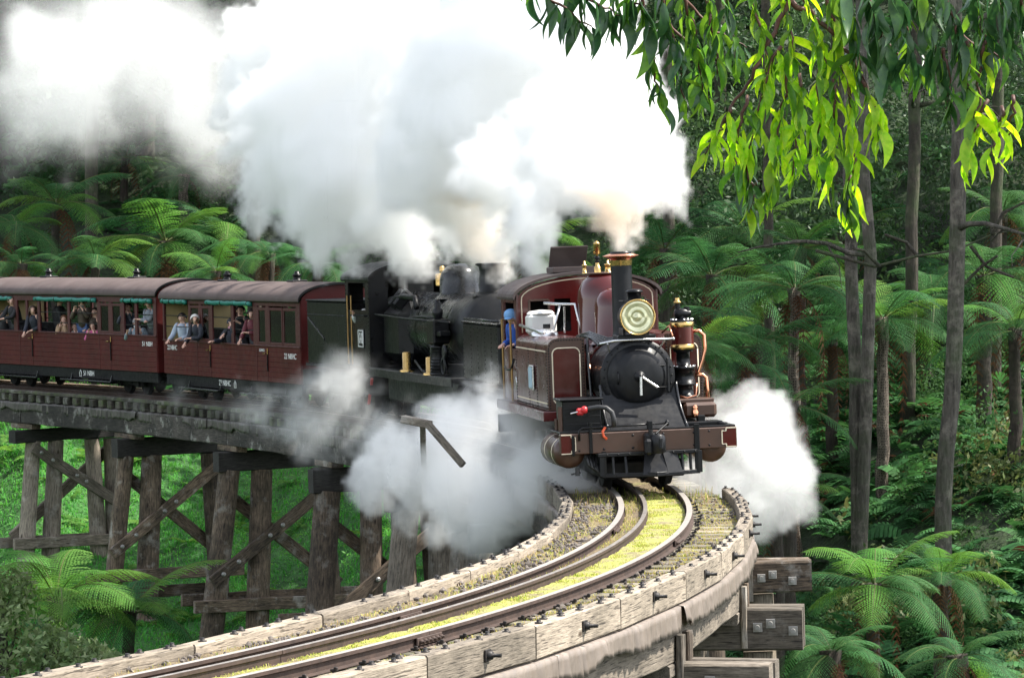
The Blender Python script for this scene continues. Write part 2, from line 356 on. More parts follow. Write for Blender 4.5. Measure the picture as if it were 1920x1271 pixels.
M_stone = paint('ballast_stone', (.12, .1, .085), .8, 0, .5, 5, .4, (.2, .18, .15), .3)
mm_, mt, mb = new_mat('track_bed'); tc = nd(mt, 'ShaderNodeTexCoord').outputs['Object']
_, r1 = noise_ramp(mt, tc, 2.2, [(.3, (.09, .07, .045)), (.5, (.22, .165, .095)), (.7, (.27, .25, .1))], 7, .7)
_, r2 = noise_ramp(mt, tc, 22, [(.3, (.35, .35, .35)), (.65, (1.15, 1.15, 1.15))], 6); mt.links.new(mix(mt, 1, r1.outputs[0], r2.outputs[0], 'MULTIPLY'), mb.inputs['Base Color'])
mb.inputs['Roughness'].default_value = .95; n3, _ = noise_ramp(mt, tc, 26, [(0, (0, 0, 0)), (1, (1, 1, 1))], 5); bump(mt, mb, n3.outputs[0], 1, .04); M_bed = mm_
mm_, mt, mb = new_mat('track_moss'); tc = nd(mt, 'ShaderNodeTexCoord').outputs['Object']
_, r1 = noise_ramp(mt, tc, 2.6, [(.3, (.2, .15, .09)), (.42, (.3, .26, .13)), (.55, (.38, .39, .09)), (.68, (.43, .44, .1)), (.8, (.42, .35, .22))], 7, .7)
_, r2 = noise_ramp(mt, tc, 30, [(.3, (.5, .5, .5)), (.65, (1.15, 1.15, 1.15))], 6); mt.links.new(mix(mt, 1, r1.outputs[0], r2.outputs[0], 'MULTIPLY'), mb.inputs['Base Color'])
mb.inputs['Roughness'].default_value = .95; n3, _ = noise_ramp(mt, tc, 30, [(0, (0, 0, 0)), (1, (1, 1, 1))], 5); bump(mt, mb, n3.outputs[0], 1, .04); M_moss = mm_

# ---------------------------------------------------------------- the timber trestle
S0, S1 = -52., 30.
bridge = thing('trestle_bridge', 'curved timber railway trestle of dark posts and weathered decking', 'bridge', Matrix.Translation(TP(0, 0, -7)))
SLEEP = .47; sl_me = MB().box((0, 0, 0), (.235, 2.1, .15), .012).mesh('sleeper', M_sleep)
def sleeper_mesh(a0, a1): # built with its length along X so that the grain follows it
    return MB().box(((a0 + a1) / 2, 0, 0), (a1 - a0, .225, .15), .012).mesh('sleeper', M_sleep)
sl_a = [sleeper_mesh(-.985, .99) for _ in range(3)]; sl_b = [MB().box((-.02, 0, 0), (2.3, .225, .17), .014).mesh('sleeper', M_wmoss) for _ in range(3)]
n = int((S1 - S0) / SLEEP)
for i in range(n):
    s = S0 + i * SLEEP; t, p = path(s); h, r, u = axes(t)
    far = s < -2
    o_ = TP(s + random.uniform(-.015, .015), random.uniform(-.012, .012), -.195 + random.uniform(-.008, .006))
    linkw('sleeper', random.choice(sl_b if far else sl_a), bridge, mat4(o_, r, -h, u) @ Matrix.Rotation(random.uniform(-.012, .012), 4, 'Z'))
bolt_me = MB().lathe((0, 0, 0), (0, 0, 1), [(0, .036), (.008, .036), (.008, .02), (.03, .018)], 8).mesh('bolt', M_bolt)
obolt_me = MB().box((0, 0, .008), (.11, .09, .016), .003).lathe((0, 0, .012), (0, 0, 1), [(0, .034), (.035, .034), (.035, .016), (.11, .015)], 8).mesh('bolt', M_bolt)
def guard(s0, s1, lat, w, top, bot, m, bolts=True, outer=False, name='guard_timber'):
    hh = top - bot; g = timber(name, TP(s0 + .012, lat, (top + bot) / 2), TP(s1 - .012, lat, (top + bot) / 2), w, hh, m, bridge, tuple(axes(path((s0 + s1) / 2)[0])[2]), .014, .004)
    L = s1 - s0
    if bolts:
        k = int(L / .27)
        for j in range(k):
            x = -L / 2 + (j + .5 + random.uniform(-.32, .32)) * L / k
            if random.random() < .15: continue
            y = (w * .22) * (1 if j % 2 else -1); q = link('bolt', bolt_me, g); q.matrix_basis = Matrix.Translation((x, y, hh / 2))
    if outer:
        k = max(1, round(L / 1.7))
        for j in range(k):
            x = -L / 2 + (j + .5 + random.uniform(-.1, .1)) * L / k
            q = link('bolt', obolt_me, g); q.matrix_basis = Matrix.Translation((x, outer * w / 2, random.uniform(-.02, .05))) @ Matrix.Rotation(-R(90) * outer, 4, 'X')
    return g
e = 2.0
while e < 29: L = random.uniform(1.9, 2.6); guard(e, e + L, 1.075, .15, .0, -.275, M_wsun, True, 1); e += L
e = -1.3
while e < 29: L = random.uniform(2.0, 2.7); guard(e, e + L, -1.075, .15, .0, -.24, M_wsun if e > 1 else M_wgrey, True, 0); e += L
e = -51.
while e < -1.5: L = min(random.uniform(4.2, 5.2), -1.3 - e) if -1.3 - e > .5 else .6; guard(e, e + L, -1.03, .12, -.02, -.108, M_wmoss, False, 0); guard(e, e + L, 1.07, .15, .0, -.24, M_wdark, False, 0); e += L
# stringers, corbels
BENTS = [-48.2, -42.4, -36.6, -31.1, -25.3, -19.4, -14., -9.2, -4.8, -.4, 4.2, 8.9, 13.4, 18., 22.6, 27.2]
for a, c in zip(BENTS[:-1], BENTS[1:]):
    near = a > -2
    for lat in (-.98, .0, .98):
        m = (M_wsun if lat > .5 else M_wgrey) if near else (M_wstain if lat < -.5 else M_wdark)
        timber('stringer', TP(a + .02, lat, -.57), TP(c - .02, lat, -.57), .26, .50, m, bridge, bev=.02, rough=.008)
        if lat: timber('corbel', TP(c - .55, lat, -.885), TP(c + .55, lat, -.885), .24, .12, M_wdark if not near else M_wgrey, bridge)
# weathered sheet draped over the outer stringer, with folds
def flashing(s0, s1, side, seed, mt_=None):
    nn = int((s1 - s0) / .03); vs = []; fs = []; cols = 7
    for i in range(nn + 1):
        s = s0 + (s1 - s0) * i / nn; w = mnoise.noise((s * 1.1, seed, 0)); f = .035 * abs(mnoise.noise((s * 5, seed, 3))) + .03 * mnoise.noise((s * 15, seed, 7)) * (.6 + abs(w)); d = .22 + .06 * w + .03 * mnoise.noise((s * 9, seed, 5))
        kink = max(0, 1 - abs(((s + seed) % 3.9) - 1.9) / .3)
        for j in range(cols):
            q = j / (cols - 1); lat = .99 + .155 * min(1, q * 3) + f * q * 1.6 + .10 * kink * q * (1 - q * .5); hh = -.283 - .012 * min(1, q * 3) - d * max(0, q - .3) / .7 * (1 - .4 * kink)
            vs.append(TP(s, side * lat, hh))
    for i in range(nn):
        for j in range(cols - 1): a = i * cols + j; fs.append((a, a + 1, a + cols + 1, a + cols))
    o = bridge.matrix_basis.translation; b = MB(); b.add([v - o for v in vs], fs, 0, True); ob = b.build('flashing_sheet', mt_ or M_flash, bridge); md = ob.modifiers.new('thick', 'SOLIDIFY'); md.thickness = .006
e = -6.
for k in range(9): flashing(e, e + 3.9, 1, k); e += 3.92
e = -4.
for k in range(4): flashing(e, e + 2.4, -1, k + 20); e += 2.42
e = -50
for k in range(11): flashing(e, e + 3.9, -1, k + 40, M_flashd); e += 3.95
# bents: cap, posts, sway braces, sills
def bent(s, posts, capL, capR, m, top=-.95, depth=.42, braces=(), sashes=(), rnd=.2, double=False, foot=None):
    b = bpy.data.objects.new('trestle_bent', None); COL.objects.link(b); b.parent = bridge; b.matrix_basis = wm(bridge).inverted() @ Matrix.Translation(TP(s, 0, top - 2))
    t, p = path(s); h, r, u = axes(t)
    for dl in ((-.17, .17) if double else (0,)):
        timber('cap_beam', TP(s, capL, top - depth / 2) + h * dl, TP(s, capR, top - depth / 2) + h * dl, .22 if double else .34, depth, m[0], b, bev=.02)
    gnd = lambda q: gz(q.x, q.y)
    P = []
    for a, c, rad in posts:
        p0 = TP(s, a, top - depth, 0); q = TP(s, c, 0, 0); p1 = Vector((q.x, q.y, gnd(q) - .3)); P.append((p0, p1)); log('post', p1, p0, rad * 1.08, rad * .92, m[1], b)
    for (a, za, c, zc, side) in braces:
        timber('sway_brace', TP(s, a, za, 0) + h * side * .25, TP(s, c, zc, 0) + h * side * .25, .1, .26, m[2], b, bev=.012)
    for (a, c, z, side) in sashes:
        timber('sash_beam', TP(s, a, z, 0) + h * side * .25, TP(s, c, z, 0) + h * side * .25, .12, .26, m[2], b)
    k = MB()
    for (a, za, c, zc, side) in braces:
        for f in (.08, .2, .45, .55, .9):
            q = TP(s, a + (c - a) * f, za + (zc - za) * f, 0) + h * side * .30 - wm(b).translation; k.lathe(q, h * side, [(0, .05), (.02, .05), (.02, .025), (.06, .025)], 8)
    if k.v: k.build('bolt', M_plate, b)
    return b
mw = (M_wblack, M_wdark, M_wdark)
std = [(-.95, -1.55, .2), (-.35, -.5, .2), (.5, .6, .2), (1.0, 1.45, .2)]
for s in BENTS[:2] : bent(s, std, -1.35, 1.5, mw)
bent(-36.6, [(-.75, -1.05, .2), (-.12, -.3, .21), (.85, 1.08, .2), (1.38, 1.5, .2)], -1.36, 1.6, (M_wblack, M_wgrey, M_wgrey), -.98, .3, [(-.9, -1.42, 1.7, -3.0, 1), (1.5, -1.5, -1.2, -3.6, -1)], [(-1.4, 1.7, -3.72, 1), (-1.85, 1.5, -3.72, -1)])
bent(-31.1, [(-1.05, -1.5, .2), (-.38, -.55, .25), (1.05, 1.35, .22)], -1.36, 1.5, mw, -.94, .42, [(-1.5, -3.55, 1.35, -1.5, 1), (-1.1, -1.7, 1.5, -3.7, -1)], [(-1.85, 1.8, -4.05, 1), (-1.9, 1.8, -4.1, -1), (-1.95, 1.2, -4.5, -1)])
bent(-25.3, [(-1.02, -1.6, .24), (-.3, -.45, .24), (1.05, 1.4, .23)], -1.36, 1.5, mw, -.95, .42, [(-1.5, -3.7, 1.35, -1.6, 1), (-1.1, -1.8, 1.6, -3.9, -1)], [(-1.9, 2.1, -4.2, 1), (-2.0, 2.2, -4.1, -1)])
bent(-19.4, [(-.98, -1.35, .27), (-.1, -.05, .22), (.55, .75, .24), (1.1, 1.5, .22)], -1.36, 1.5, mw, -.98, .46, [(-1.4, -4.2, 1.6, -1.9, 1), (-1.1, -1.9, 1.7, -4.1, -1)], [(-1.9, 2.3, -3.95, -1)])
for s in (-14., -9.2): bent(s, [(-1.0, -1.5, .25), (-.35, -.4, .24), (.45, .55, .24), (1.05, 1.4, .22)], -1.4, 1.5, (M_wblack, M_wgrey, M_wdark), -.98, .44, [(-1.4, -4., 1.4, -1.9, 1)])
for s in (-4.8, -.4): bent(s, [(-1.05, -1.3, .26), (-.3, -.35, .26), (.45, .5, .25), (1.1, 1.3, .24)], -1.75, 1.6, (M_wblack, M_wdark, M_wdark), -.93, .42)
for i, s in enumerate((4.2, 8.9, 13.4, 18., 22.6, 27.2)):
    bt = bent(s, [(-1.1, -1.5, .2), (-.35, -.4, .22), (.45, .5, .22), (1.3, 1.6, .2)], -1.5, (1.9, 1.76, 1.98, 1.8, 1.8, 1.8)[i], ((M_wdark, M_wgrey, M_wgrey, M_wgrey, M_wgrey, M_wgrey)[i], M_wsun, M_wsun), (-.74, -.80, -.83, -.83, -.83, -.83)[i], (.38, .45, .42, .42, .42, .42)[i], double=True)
    t, p = path(s); h, r, u = axes(t); top = (-.74, -.80, -.83, -.83, -.83, -.83)[i]
    for (a, z) in ((1.28, -.2), (1.42, -.16), (1.66, -.24)):       # square plates and the bracket board at the cap
        q = linkw('bolt_plate', MB().box((0, 0, 0), (.1, .1, .02), .004).lathe((0, 0, 0), (0, 0, 1), [(0, .03), (.05, .028)], 8).mesh('bolt_plate', M_plate), bt, mat4(TP(s, a, top + z) + h * .285, r, u, h))
    timber('bracket_board', TP(s + .24, 1.14, -.56), TP(s + .24, 1.14, -1.22), .07, .13, M_wgrey, bt, tuple(h)); timber('bracket_board', TP(s - .1, 1.14, -.56), TP(s - .1, 1.14, -1.1), .07, .15, M_wdark, bt, tuple(h))
# broken side stay standing out of the steam beside the deck
st = bpy.data.objects.new('side_stay', None); COL.objects.link(st); st.parent = bridge; st.matrix_basis = wm(bridge).inverted() @ Matrix.Translation(TP(-9.5, -1.6, -.5))
timber('stay_arm', PX(756, 785, 46.3), PX(806, 796, 46), .11, .11, M_wgrey, st); timber('stay_arm', PX(800, 792, 46), PX(868, 872, 45.7), .09, .1, M_wgrey, st); timber('stay_arm', PX(793, 799, 46.15), PX(797, 930, 50.5), .08, .08, M_wgrey, st)

# ---------------------------------------------------------------- track: rails, check rail, fishplates, bed
track = thing('railway_track', 'curved narrow gauge track with an inner check rail on the trestle', 'track', Matrix.Translation(TP(8, 0, -.12)))
def rail(name, lat, s0, s1, mats, hd=.068, ht=.115, top=0.):
    prof = [(-hd / 2, 0), (hd / 2, 0), (hd / 2, -.028), (.008, -.04), (.008, ht * -.86), (.048, -ht * .95), (.048, -ht), (-.048, -ht), (-.048, -ht * .95), (-.008, -ht * .86), (-.008, -.04), (-hd / 2, -.028)]
    b = MB(); vs = []; fs = []; mi = []; nn = int((s1 - s0) / .3); k = len(prof); o = wm(track).translation
    for i in range(nn + 1):
        s = s0 + (s1 - s0) * i / nn
        vs += [TP(s, lat + a, top + z) - o for a, z in prof]
    A = [[], []]
    for i in range(nn):
        for j in range(k): A[0 if j == 0 else 1].append((i * k + j, (i + 1) * k + j, (i + 1) * k + (j + 1) % k, i * k + (j + 1) % k))
    b.add(vs, A[0] + A[1] + [list(range(k)), [nn * k + j for j in range(k - 1, -1, -1)]]); b.mi = [0] * len(A[0]) + [1] * (len(A[1]) + 2)
    return b.build(name, mats, track)
JT = [-51, -42, -33, -24, -15, -6, 3, 7.6, 16.9, 29.5]
for a, c in zip(JT[:-1], JT[1:]):
    rail('rail', -.41, a + .004, c - .004, [M_railtop, M_rust]); rail('rail', .41, a + 1.6, c + 1.595, [M_railtop, M_rust])
for a, c in ((-8, 1.2), (1.21, 10.6), (10.61, 20), (20.01, 29.5)): rail('check_rail', -.118, a, c, [M_check, M_rust], .05, .11, .004)
def fishplate(s, lat, side):
    o = linkw('fishplate', MB().box((0, 0, 0), (.5, .02, .065), .006).mesh('fishplate', M_rust), track, mat4(TP(s, lat + side * .03, -.062), *axes(path(s)[0])))
    for j in range(6): q = link('bolt', fb_me, o); q.matrix_basis = Matrix.Translation((-.2 + j * .08, side * .012, 0)) @ Matrix.Rotation(-side * R(90), 4, 'X')
fb_me = MB().lathe((0, 0, 0), (0, 0, 1), [(0, .02), (.02, .02), (.02, .011), (.04, .01)], 6).mesh('bolt', M_rust)
for s in (18.5, 9.2): fishplate(s, .41, 1)
for s in (7.6, 16.9): fishplate(s, -.41, 1)
sp_me = MB().box((0, 0, 0), (.03, .05, .02), .004).box((.005, .02, .01), (.02, .03, .03), .004).mesh('rail_spike', M_bolt)
for i in range(int((S1 - 2) / SLEEP)):
    s = 2 + i * SLEEP
    for lat in (.515, -.52): linkw('rail_spike', sp_me, track, mat4(TP(s, lat + random.uniform(-.02, .02), -.095), *axes(path(s)[0])))
def bed(name, a0, a1, z0, s0, s1, m, amp=.012, cells=8):
    nn = int((s1 - s0) / .05); vs = np.zeros(((nn + 1) * (cells + 1), 3)); k = 0; o = Vector((0, 0, 0))
    for i in range(nn + 1):
        s = s0 + (s1 - s0) * i / nn
        for j in range(cells + 1):
            lat = a0 + (a1 - a0) * j / cells; z = z0 + amp * (mnoise.noise((s * 3, lat * 5, 1.3)) + .6 * mnoise.noise((s * 9, lat * 11, 5))); vs[k] = TP(s, lat, z); k += 1
    I = (np.arange(nn)[:, None] * (cells + 1) + np.arange(cells)[None]).ravel()
    o = link(name, npmesh(name, vs, np.c_[I, I + cells + 1, I + cells + 2, I + 1][:, ::-1], m, True)); o['kind'] = 'structure'; return o
bed('track_bed', -1.0, -.46, -.1, -3, 29, M_bed, .022); bed('track_bed', -.36, -.15, -.088, -3, 29, M_bed, .02, 4); bed('track_moss', -.09, .36, -.082, 1.6, 29, M_moss, .02); bed('track_bed', -.09, .36, -.1, -3, 1.6, M_bed, .02)  # darker bed in place of moss under the engine paints in its shade
bed('track_bed', .5, .99, -.142, -3, 29, M_bed, .03, 10); bed('track_bed', -.96, .96, -.16, -51, -3, M_bed, .02, 8)
# loose ballast and weeds on the deck
def deck_pts(n, a0, a1, s0, s1, dens=None):
    s = rng.uniform(s0, s1, n * 3); a = rng.uniform(a0, a1, n * 3)
    if dens is not None: s_, a_ = s, a; k = np.array([dens(x, y) for x, y in zip(s_, a_)]) > rng.random(n * 3); s, a = s[k], a[k]
    return s[:n], a[:n]
def TPv(s, a, z):
    t = np.interp(s, _g, _th); x = np.interp(s, _g, _xx); y = np.interp(s, _g, _yy); cc, sn = math.cos(CANT), math.sin(CANT)
    return np.c_[x + np.cos(t) * (cc * a - sn * z), y + np.sin(t) * (cc * a - sn * z), sn * a + cc * z]
_ico = [(0, 0, 1), (.89, 0, .45), (.28, .85, .45), (-.72, .53, .45), (-.72, -.53, .45), (.28, -.85, .45), (.72, .53, -.45), (-.28, .85, -.45), (-.89, 0, -.45), (-.28, -.85, -.45), (.72, -.53, -.45), (0, 0, -1)]
_icf = [(0, 1, 2), (0, 2, 3), (0, 3, 4), (0, 4, 5), (0, 5, 1), (1, 6, 2), (2, 7, 3), (3, 8, 4), (4, 9, 5), (5, 10, 1), (6, 7, 2), (7, 8, 3), (8, 9, 4), (9, 10, 5), (10, 6, 1), (11, 7, 6), (11, 8, 7), (11, 9, 8), (11, 10, 9), (11, 6, 10)]
def stones(name, P, smin, smax, m):
    n = len(P); B = np.array(_ico); V = B[None] * rng.uniform(.6, 1.3, (n, 12, 1)) * rng.uniform(smin, smax, (n, 1, 1)) * rng.uniform(.6, 1.2, (n, 1, 3)) + P[:, None]
    F = (np.array(_icf)[None] + (np.arange(n) * 12)[:, None, None]).reshape(-1, 3); o = link(name, npmesh(name, V.reshape(-1, 3), F, m)); o['kind'] = 'stuff'; return o
def blades(name, P, lmin, lmax, w, m, lean=.5, mi=None, up=None):
    """grass: each blade a bent strip of two quads"""
    n = len(P); az = rng.uniform(0, 2 * math.pi, n); L = rng.uniform(lmin, lmax, n); le = rng.uniform(.1, lean, n) * L
    d = np.c_[np.cos(az), np.sin(az), np.zeros(n)]; q = np.c_[-np.sin(az), np.cos(az), np.zeros(n)] * (w * rng.uniform(.6, 1.3, n))[:, None]; z = np.array([[0, 0, 1.]])
    m1 = P + d * (le * .35)[:, None] + z * (L * .6)[:, None]; m2 = P + d * le[:, None] + z * (L * np.sqrt(np.maximum(.15, 1 - (le / L) ** 2)))[:, None]
    V = np.stack([P - q, P + q, m1 - q * .8, m1 + q * .8, m2 - q * .1, m2 + q * .1], 1).reshape(-1, 3); b = (np.arange(n) * 6)[:, None]
    F = np.concatenate([b + [[0, 1, 3, 2]], b + [[2, 3, 5, 4]]], 0)
    o = link(name, npmesh(name, V, F, m, False, None if mi is None else np.r_[mi, mi])); o['kind'] = 'stuff'; return o
nz = lambda f, k: (lambda s, a: max(0, min(1, .5 + k * mnoise.noise((s * f, a * 3, 2.2)))))
s, a = deck_pts(1200, -.98, -.47, 2, 27, nz(.7, 1.6)); stones('ballast', TPv(s, a, -.088 + rng.uniform(-.01, .012, len(s))), .012, .034, M_stone)
s, a = deck_pts(600, .47, .99, 2, 27, nz(1.1, 1.3)); stones('ballast', TPv(s, a, -.118 + rng.uniform(-.015, .012, len(s))), .01, .03, M_stone)
G_moss = leaf_mat('moss_grass', [(.3, .33, .05), (.44, .45, .09), (.48, .42, .18)], .25, .7, .3, 2.5, .1)
G_dry = leaf_mat('dry_grass', [(.42, .31, .14), (.52, .42, .2), (.34, .19, .09)], .2, .7, .3, 3, .1)
G_weed = leaf_mat('weed_leaf', [(.14, .22, .03), (.26, .33, .05)], .3, .6, .3, 3, .2)
gm3 = [G_moss, G_dry, G_weed]
def turf(name, n, a0, a1, s0, s1, z, l0, l1, w, pm, dens=None):
    s, a = deck_pts(n, a0, a1, s0, s1, dens); k = len(s); blades(name, TPv(s, a, np.full(k, z)), l0, l1, w, gm3, .8, rng.choice(3, k, p=pm))
turf('moss_turf', 17000, -.085, .355, 1.5, 27, -.09, .01, .034, .0038, [.68, .22, .1], nz(2.2, 1.9)); turf('weeds', 2600, -.36, -.15, 2, 27, -.09, .015, .055, .003, [.35, .4, .25], nz(.8, 1.5))
turf('weeds', 6500, -.99, -.47, 2, 27, -.1, .012, .045, .0035, [.35, .5, .15], nz(.5, 1.6)); turf('weeds', 12000, .5, .98, 1.8, 27, -.14, .012, .045, .0035, [.6, .25, .15], lambda s, a: .95 if ((s - S0) % SLEEP) < .25 else .15)
turf('weeds', 500, -.95, .95, .8, 3.6, -.1, .03, .13, .004, [.2, .3, .5])
# ---------------------------------------------------------------- rolling stock materials
M_maroon = paint('maroon_enamel', (.075, .0085, .0075), .13, 0, .2, 2, .25, (.1, .05, .04), .02, .15)
M_tank = paint('maroon_tank_plate', (.078, .012, .0105), .3, 0, .25, 1.6, .5, (.16, .1, .095), .03, .45)
M_carr = paint('carriage_maroon', (.066, .0072, .0066), .55, 0, .25, 1.8, .25, (.075, .026, .022), .05, 0, .25)
M_carr2 = paint('carriage_trim_maroon', (.058, .007, .0068), .5, 0, .2, 4, .2, (.1, .06, .05), .05)
M_brownp = paint('brown_enamel', (.062, .027, .015), .42, 0, .15, 3, .25, (.07, .05, .04), .03, .2)
M_roof = paint('canvas_roof', (.1, .076, .072), .9, 0, .2, 1.5, .45, (.15, .13, .12), .12, 0, .2)
M_cabroof = paint('brown_cab_roof', (.085, .062, .055), .75, 0, .2, 2, .3, (.2, .17, .15), .08)
M_blk = paint('black_loco_paint', (.005, .0053, .0062), .33, 0, .3, 2.5, .4, (.02, .018, .016), .012, .05, .22)
M_smk = paint('smokebox_black', (.0075, .008, .0095), .42, 0, .3, 3, .5, (.03, .027, .025), .06, 0, .25)
M_und = paint('underframe_black', (.008, .008, .0085), .7, 0, .4, 3, .45, (.03, .025, .022), .1, 0, .2)
M_grey = paint('boiler_cladding', (.009, .0095, .011), .27, .1, .3, 2, .4, (.03, .028, .026), 0, .15, .4)
M_brass = paint('polished_brass', (.6, .4, .15), .25, 1, .15, 6, .2, (.35, .2, .07), .02)
M_obrass = paint('dull_brass', (.3, .19, .075), .4, .8, .2, 6, .3, (.12, .07, .03), .02)
M_copper = paint('polished_copper', (.72, .33, .2), .22, 1, .2, 4, .3, (.3, .14, .1), .02)
M_cream = paint('cream_lining', (.72, .62, .46), .5, 0, .05, 8, .1, (.5, .4, .3), 0)
M_steel = paint('bright_steel', (.6, .6, .6), .3, 1, .1, 10, .2, (.3, .28, .25), .02)
M_white = paint('white_letter', (.75, .75, .73), .6, 0, .08, 20, .15, (.4, .4, .4), 0)
M_whitebox = paint('white_enamel_box', (.66, .65, .61), .45, 0, .08, 3, .2, (.4, .38, .33), .02)
M_green = paint('green_canvas_blind', (.012, .17, .135), .42, 0, .3, 7, .15, (.05, .25, .2), .4)
M_yellow = paint('ochre_interior', (.36, .27, .12), .6, 0, .15, 3, .2, (.25, .18, .08), .02)
M_red = paint('red_fitting', (.5, .02, .025), .4, 0, .15, 10, .2, (.2, .02, .02), .02)
M_orange = paint('orange_hose', (.7, .1, .03), .5, 0, .1, 10, .1, (.3, .05, .02), .02)
M_rubber = paint('black_rubber_hose', (.016, .016, .017), .5, 0, .2, 14, .2, (.05, .05, .05), .05)
m_, gnt, gbs = new_mat('window_glass'); gbs.inputs['Base Color'].default_value = (.8, .85, .8, 1); gbs.inputs['Roughness'].default_value = .03
go_ = [n for n in gnt.nodes if n.type == 'OUTPUT_MATERIAL'][0]; gt_ = nd(gnt, 'ShaderNodeBsdfTransparent'); gt_.inputs[0].default_value = (.86, .9, .84, 1); gg = nd(gnt, 'ShaderNodeBsdfGlossy'); gg.inputs['Roughness'].default_value = .03
fz = nd(gnt, 'ShaderNodeFresnel'); fz.inputs[0].default_value = 1.5; gm_ = nd(gnt, 'ShaderNodeMixShader'); gnt.links.new(fz.outputs[0], gm_.inputs[0]); gnt.links.new(gt_.outputs[0], gm_.inputs[1]); gnt.links.new(gg.outputs[0], gm_.inputs[2]); gnt.links.new(gm_.outputs[0], go_.inputs[0]); M_glass = m_
def side_text(parent, txt, l, lat, h, size, mat=None, name='lettering'):
    me = text_mesh(name, txt, size, mat or M_white); o = link(name, me, parent); o.matrix_basis = mat4((l, lat, h), (1, 0, 0), (0, 0, 1), (0, -1, 0)); return o
wheel_me = MB().lathe((0, -.05, 0), (0, 1, 0), [(0, .3), (.02, .31), (.09, .31), (.095, .35), (.115, .35)], 20).lathe((0, -.07, 0), (0, 1, 0), [(0, .08), (.03, .09)], 10).mesh('wheel', M_und)
wheelR_me = MB().lathe((0, .05, 0), (0, -1, 0), [(0, .3), (.02, .31), (.09, .31), (.095, .35), (.115, .35)], 20).mesh('wheel', M_und)
def axle(parent, l, r=.35, lat=.41):
    for sgn, me in ((-1, wheel_me), (1, wheelR_me)):
        o = link('wheel', me, parent); o.matrix_basis = Matrix.Translation((l, sgn * lat, r)) @ Matrix.Scale(r / .35, 4)
def carriage(sc_, label, x0, x1, posts, blinds, wins, doors, end_glass, num, hb=.571, he=2.246, W=.864, M=None, sill=1.34, detail=True, bodynum=(), solenum=0):
    """x grows towards the engines; the side with lat = -W faces the camera. posts: (xa, xb) full-height pillars; wins: openings (xa, xb, bars)"""
    T = thing('carriage', label, 'railway carriage', frame_M(sc_ + 2.4, sc_ - 2.4, sc_), 'maroon carriages of the train')
    L = x1 - x0; xm = (x0 + x1) / 2; top = he - .02; HW = 2.13
    rows = 7; ph = (sill - hb) / rows
    edges = sorted(set([x0] + [d for p in doors for d in p] + [x1]))
    for a, c in zip(edges[:-1], edges[1:]):
        if c - a < .05: continue
        for k in range(rows):        # boarded lower side, plank by plank
            MB().box(((a + c) / 2, -W + .0, hb + (k + .5) * ph), (c - a - .012, .03, ph - .004), .004).build('plank', M_carr, T)
    MB().box((xm, -W + .022, (hb + sill) / 2), (L - .04, .012, sill - hb - .02)).build('inner_lining', M_carr2, T)
    MB().box((xm, W, (hb + sill) / 2), (L, .03, sill - hb), .004).build('far_side', M_carr, T)
    MB().box((xm, 0, hb + .05), (L - .05, 2 * W - .05, .06)).build('floor', M_und, T)
    for sgn in (-1, 1):
        b = MB(); b.box((xm, sgn * (W + .012), sill + .012), (L, .06, .03), .008); b.box((xm, sgn * W, (HW + top) / 2), (L, .035, top - HW), .004); b.build('rail_board', M_carr2, T)
        for a, c in posts: MB().box(((a + c) / 2, sgn * W, (sill + HW) / 2 + .01), (c - a, .045, HW - sill - .02), .006).build('pillar', M_carr2, T)
    for a, c, bars in wins:
        if bars:
            b = MB()
            for hz in (1.62, 1.86): b.cyl((a, -W + .01, hz), (c, -W + .01, hz), .011, n=6)
            b.build('window_bar', M_blk, T)
            b = MB()
            for hz in (1.62, 1.86): b.cyl((a, W - .01, hz), (c, W - .01, hz), .011, n=6)
            b.build('window_bar', M_blk, T)
        else:                         # glazed sash with its own frame
            for sgn in (-1, 1):
                f = MB(); y = sgn * (W + .004); q = .045
                f.box((a + q / 2, y, (sill + HW) / 2), (q, .03, HW - sill - .05), .005); f.box((c - q / 2, y, (sill + HW) / 2), (q, .03, HW - sill - .05), .005)
                f.box(((a + c) / 2, y, sill + .06), (c - a - 2 * q, .03, .06), .005); f.box(((a + c) / 2, y, HW - .06), (c - a - 2 * q, .03, .06), .005); fo = f.build('window_frame', M_carr2, T)
                MB().box(((a + c) / 2, sgn * W, (sill + HW) / 2), (c - a - 2 * q, .006, HW - sill - .2)).build('pane', M_glass, fo)
    for a, c in blinds:
        b = MB(); n_ = 14; pts = [(a + (c - a) * i / n_, -W - .05 - .008 * math.sin(i * 2.1), HW + .045 + .008 * math.sin(i * 1.7)) for i in range(n_ + 1)]
        b.tube(pts, [.052 + .007 * math.sin(i * 2.9) for i in range(n_ + 1)], 10); bo = b.build('rolled_blind', M_green, T)
        b = MB(); 
        for x in np.linspace(a + .15, c - .15, 4): b.lathe((x - .01, -W - .05, HW + .045), (1, 0, 0), [(0, .062), (.02, .062)], 8)
        b.build('strap', M_blk, bo, isl=True)
    for a, c in doors:                # door edges, hinges and brass handles
        d = MB(); d.box((a, -W - .018, (hb + sill) / 2 + .02), (.022, .012, sill - hb - .1), .003); d.box((c, -W - .018, (hb + sill) / 2 + .02), (.022, .012, sill - hb - .1), .003); do = d.build('door_edge', M_carr2, T, isl=True)
        h_ = MB(); h_.cyl((c - .04, -W - .06, sill - .14), (c - .16, -W - .06, sill - .15), .011, n=6); h_.cyl((c - .04, -W, sill - .14), (c - .04, -W - .07, sill - .14), .011, n=6); h_.cyl((c + .03, -W - .04, sill - .16), (c + .03, -W - .04, sill - .04), .011, n=6); h_.build('handle', M_brass, do)
        h_ = MB(); h_.cyl((c + .02, -W - .04, sill - .12), (c + .02, -W - .04, hb + .22), .013, n=6); h_.build('grab_rail', M_blk, do)
    if not detail: pass
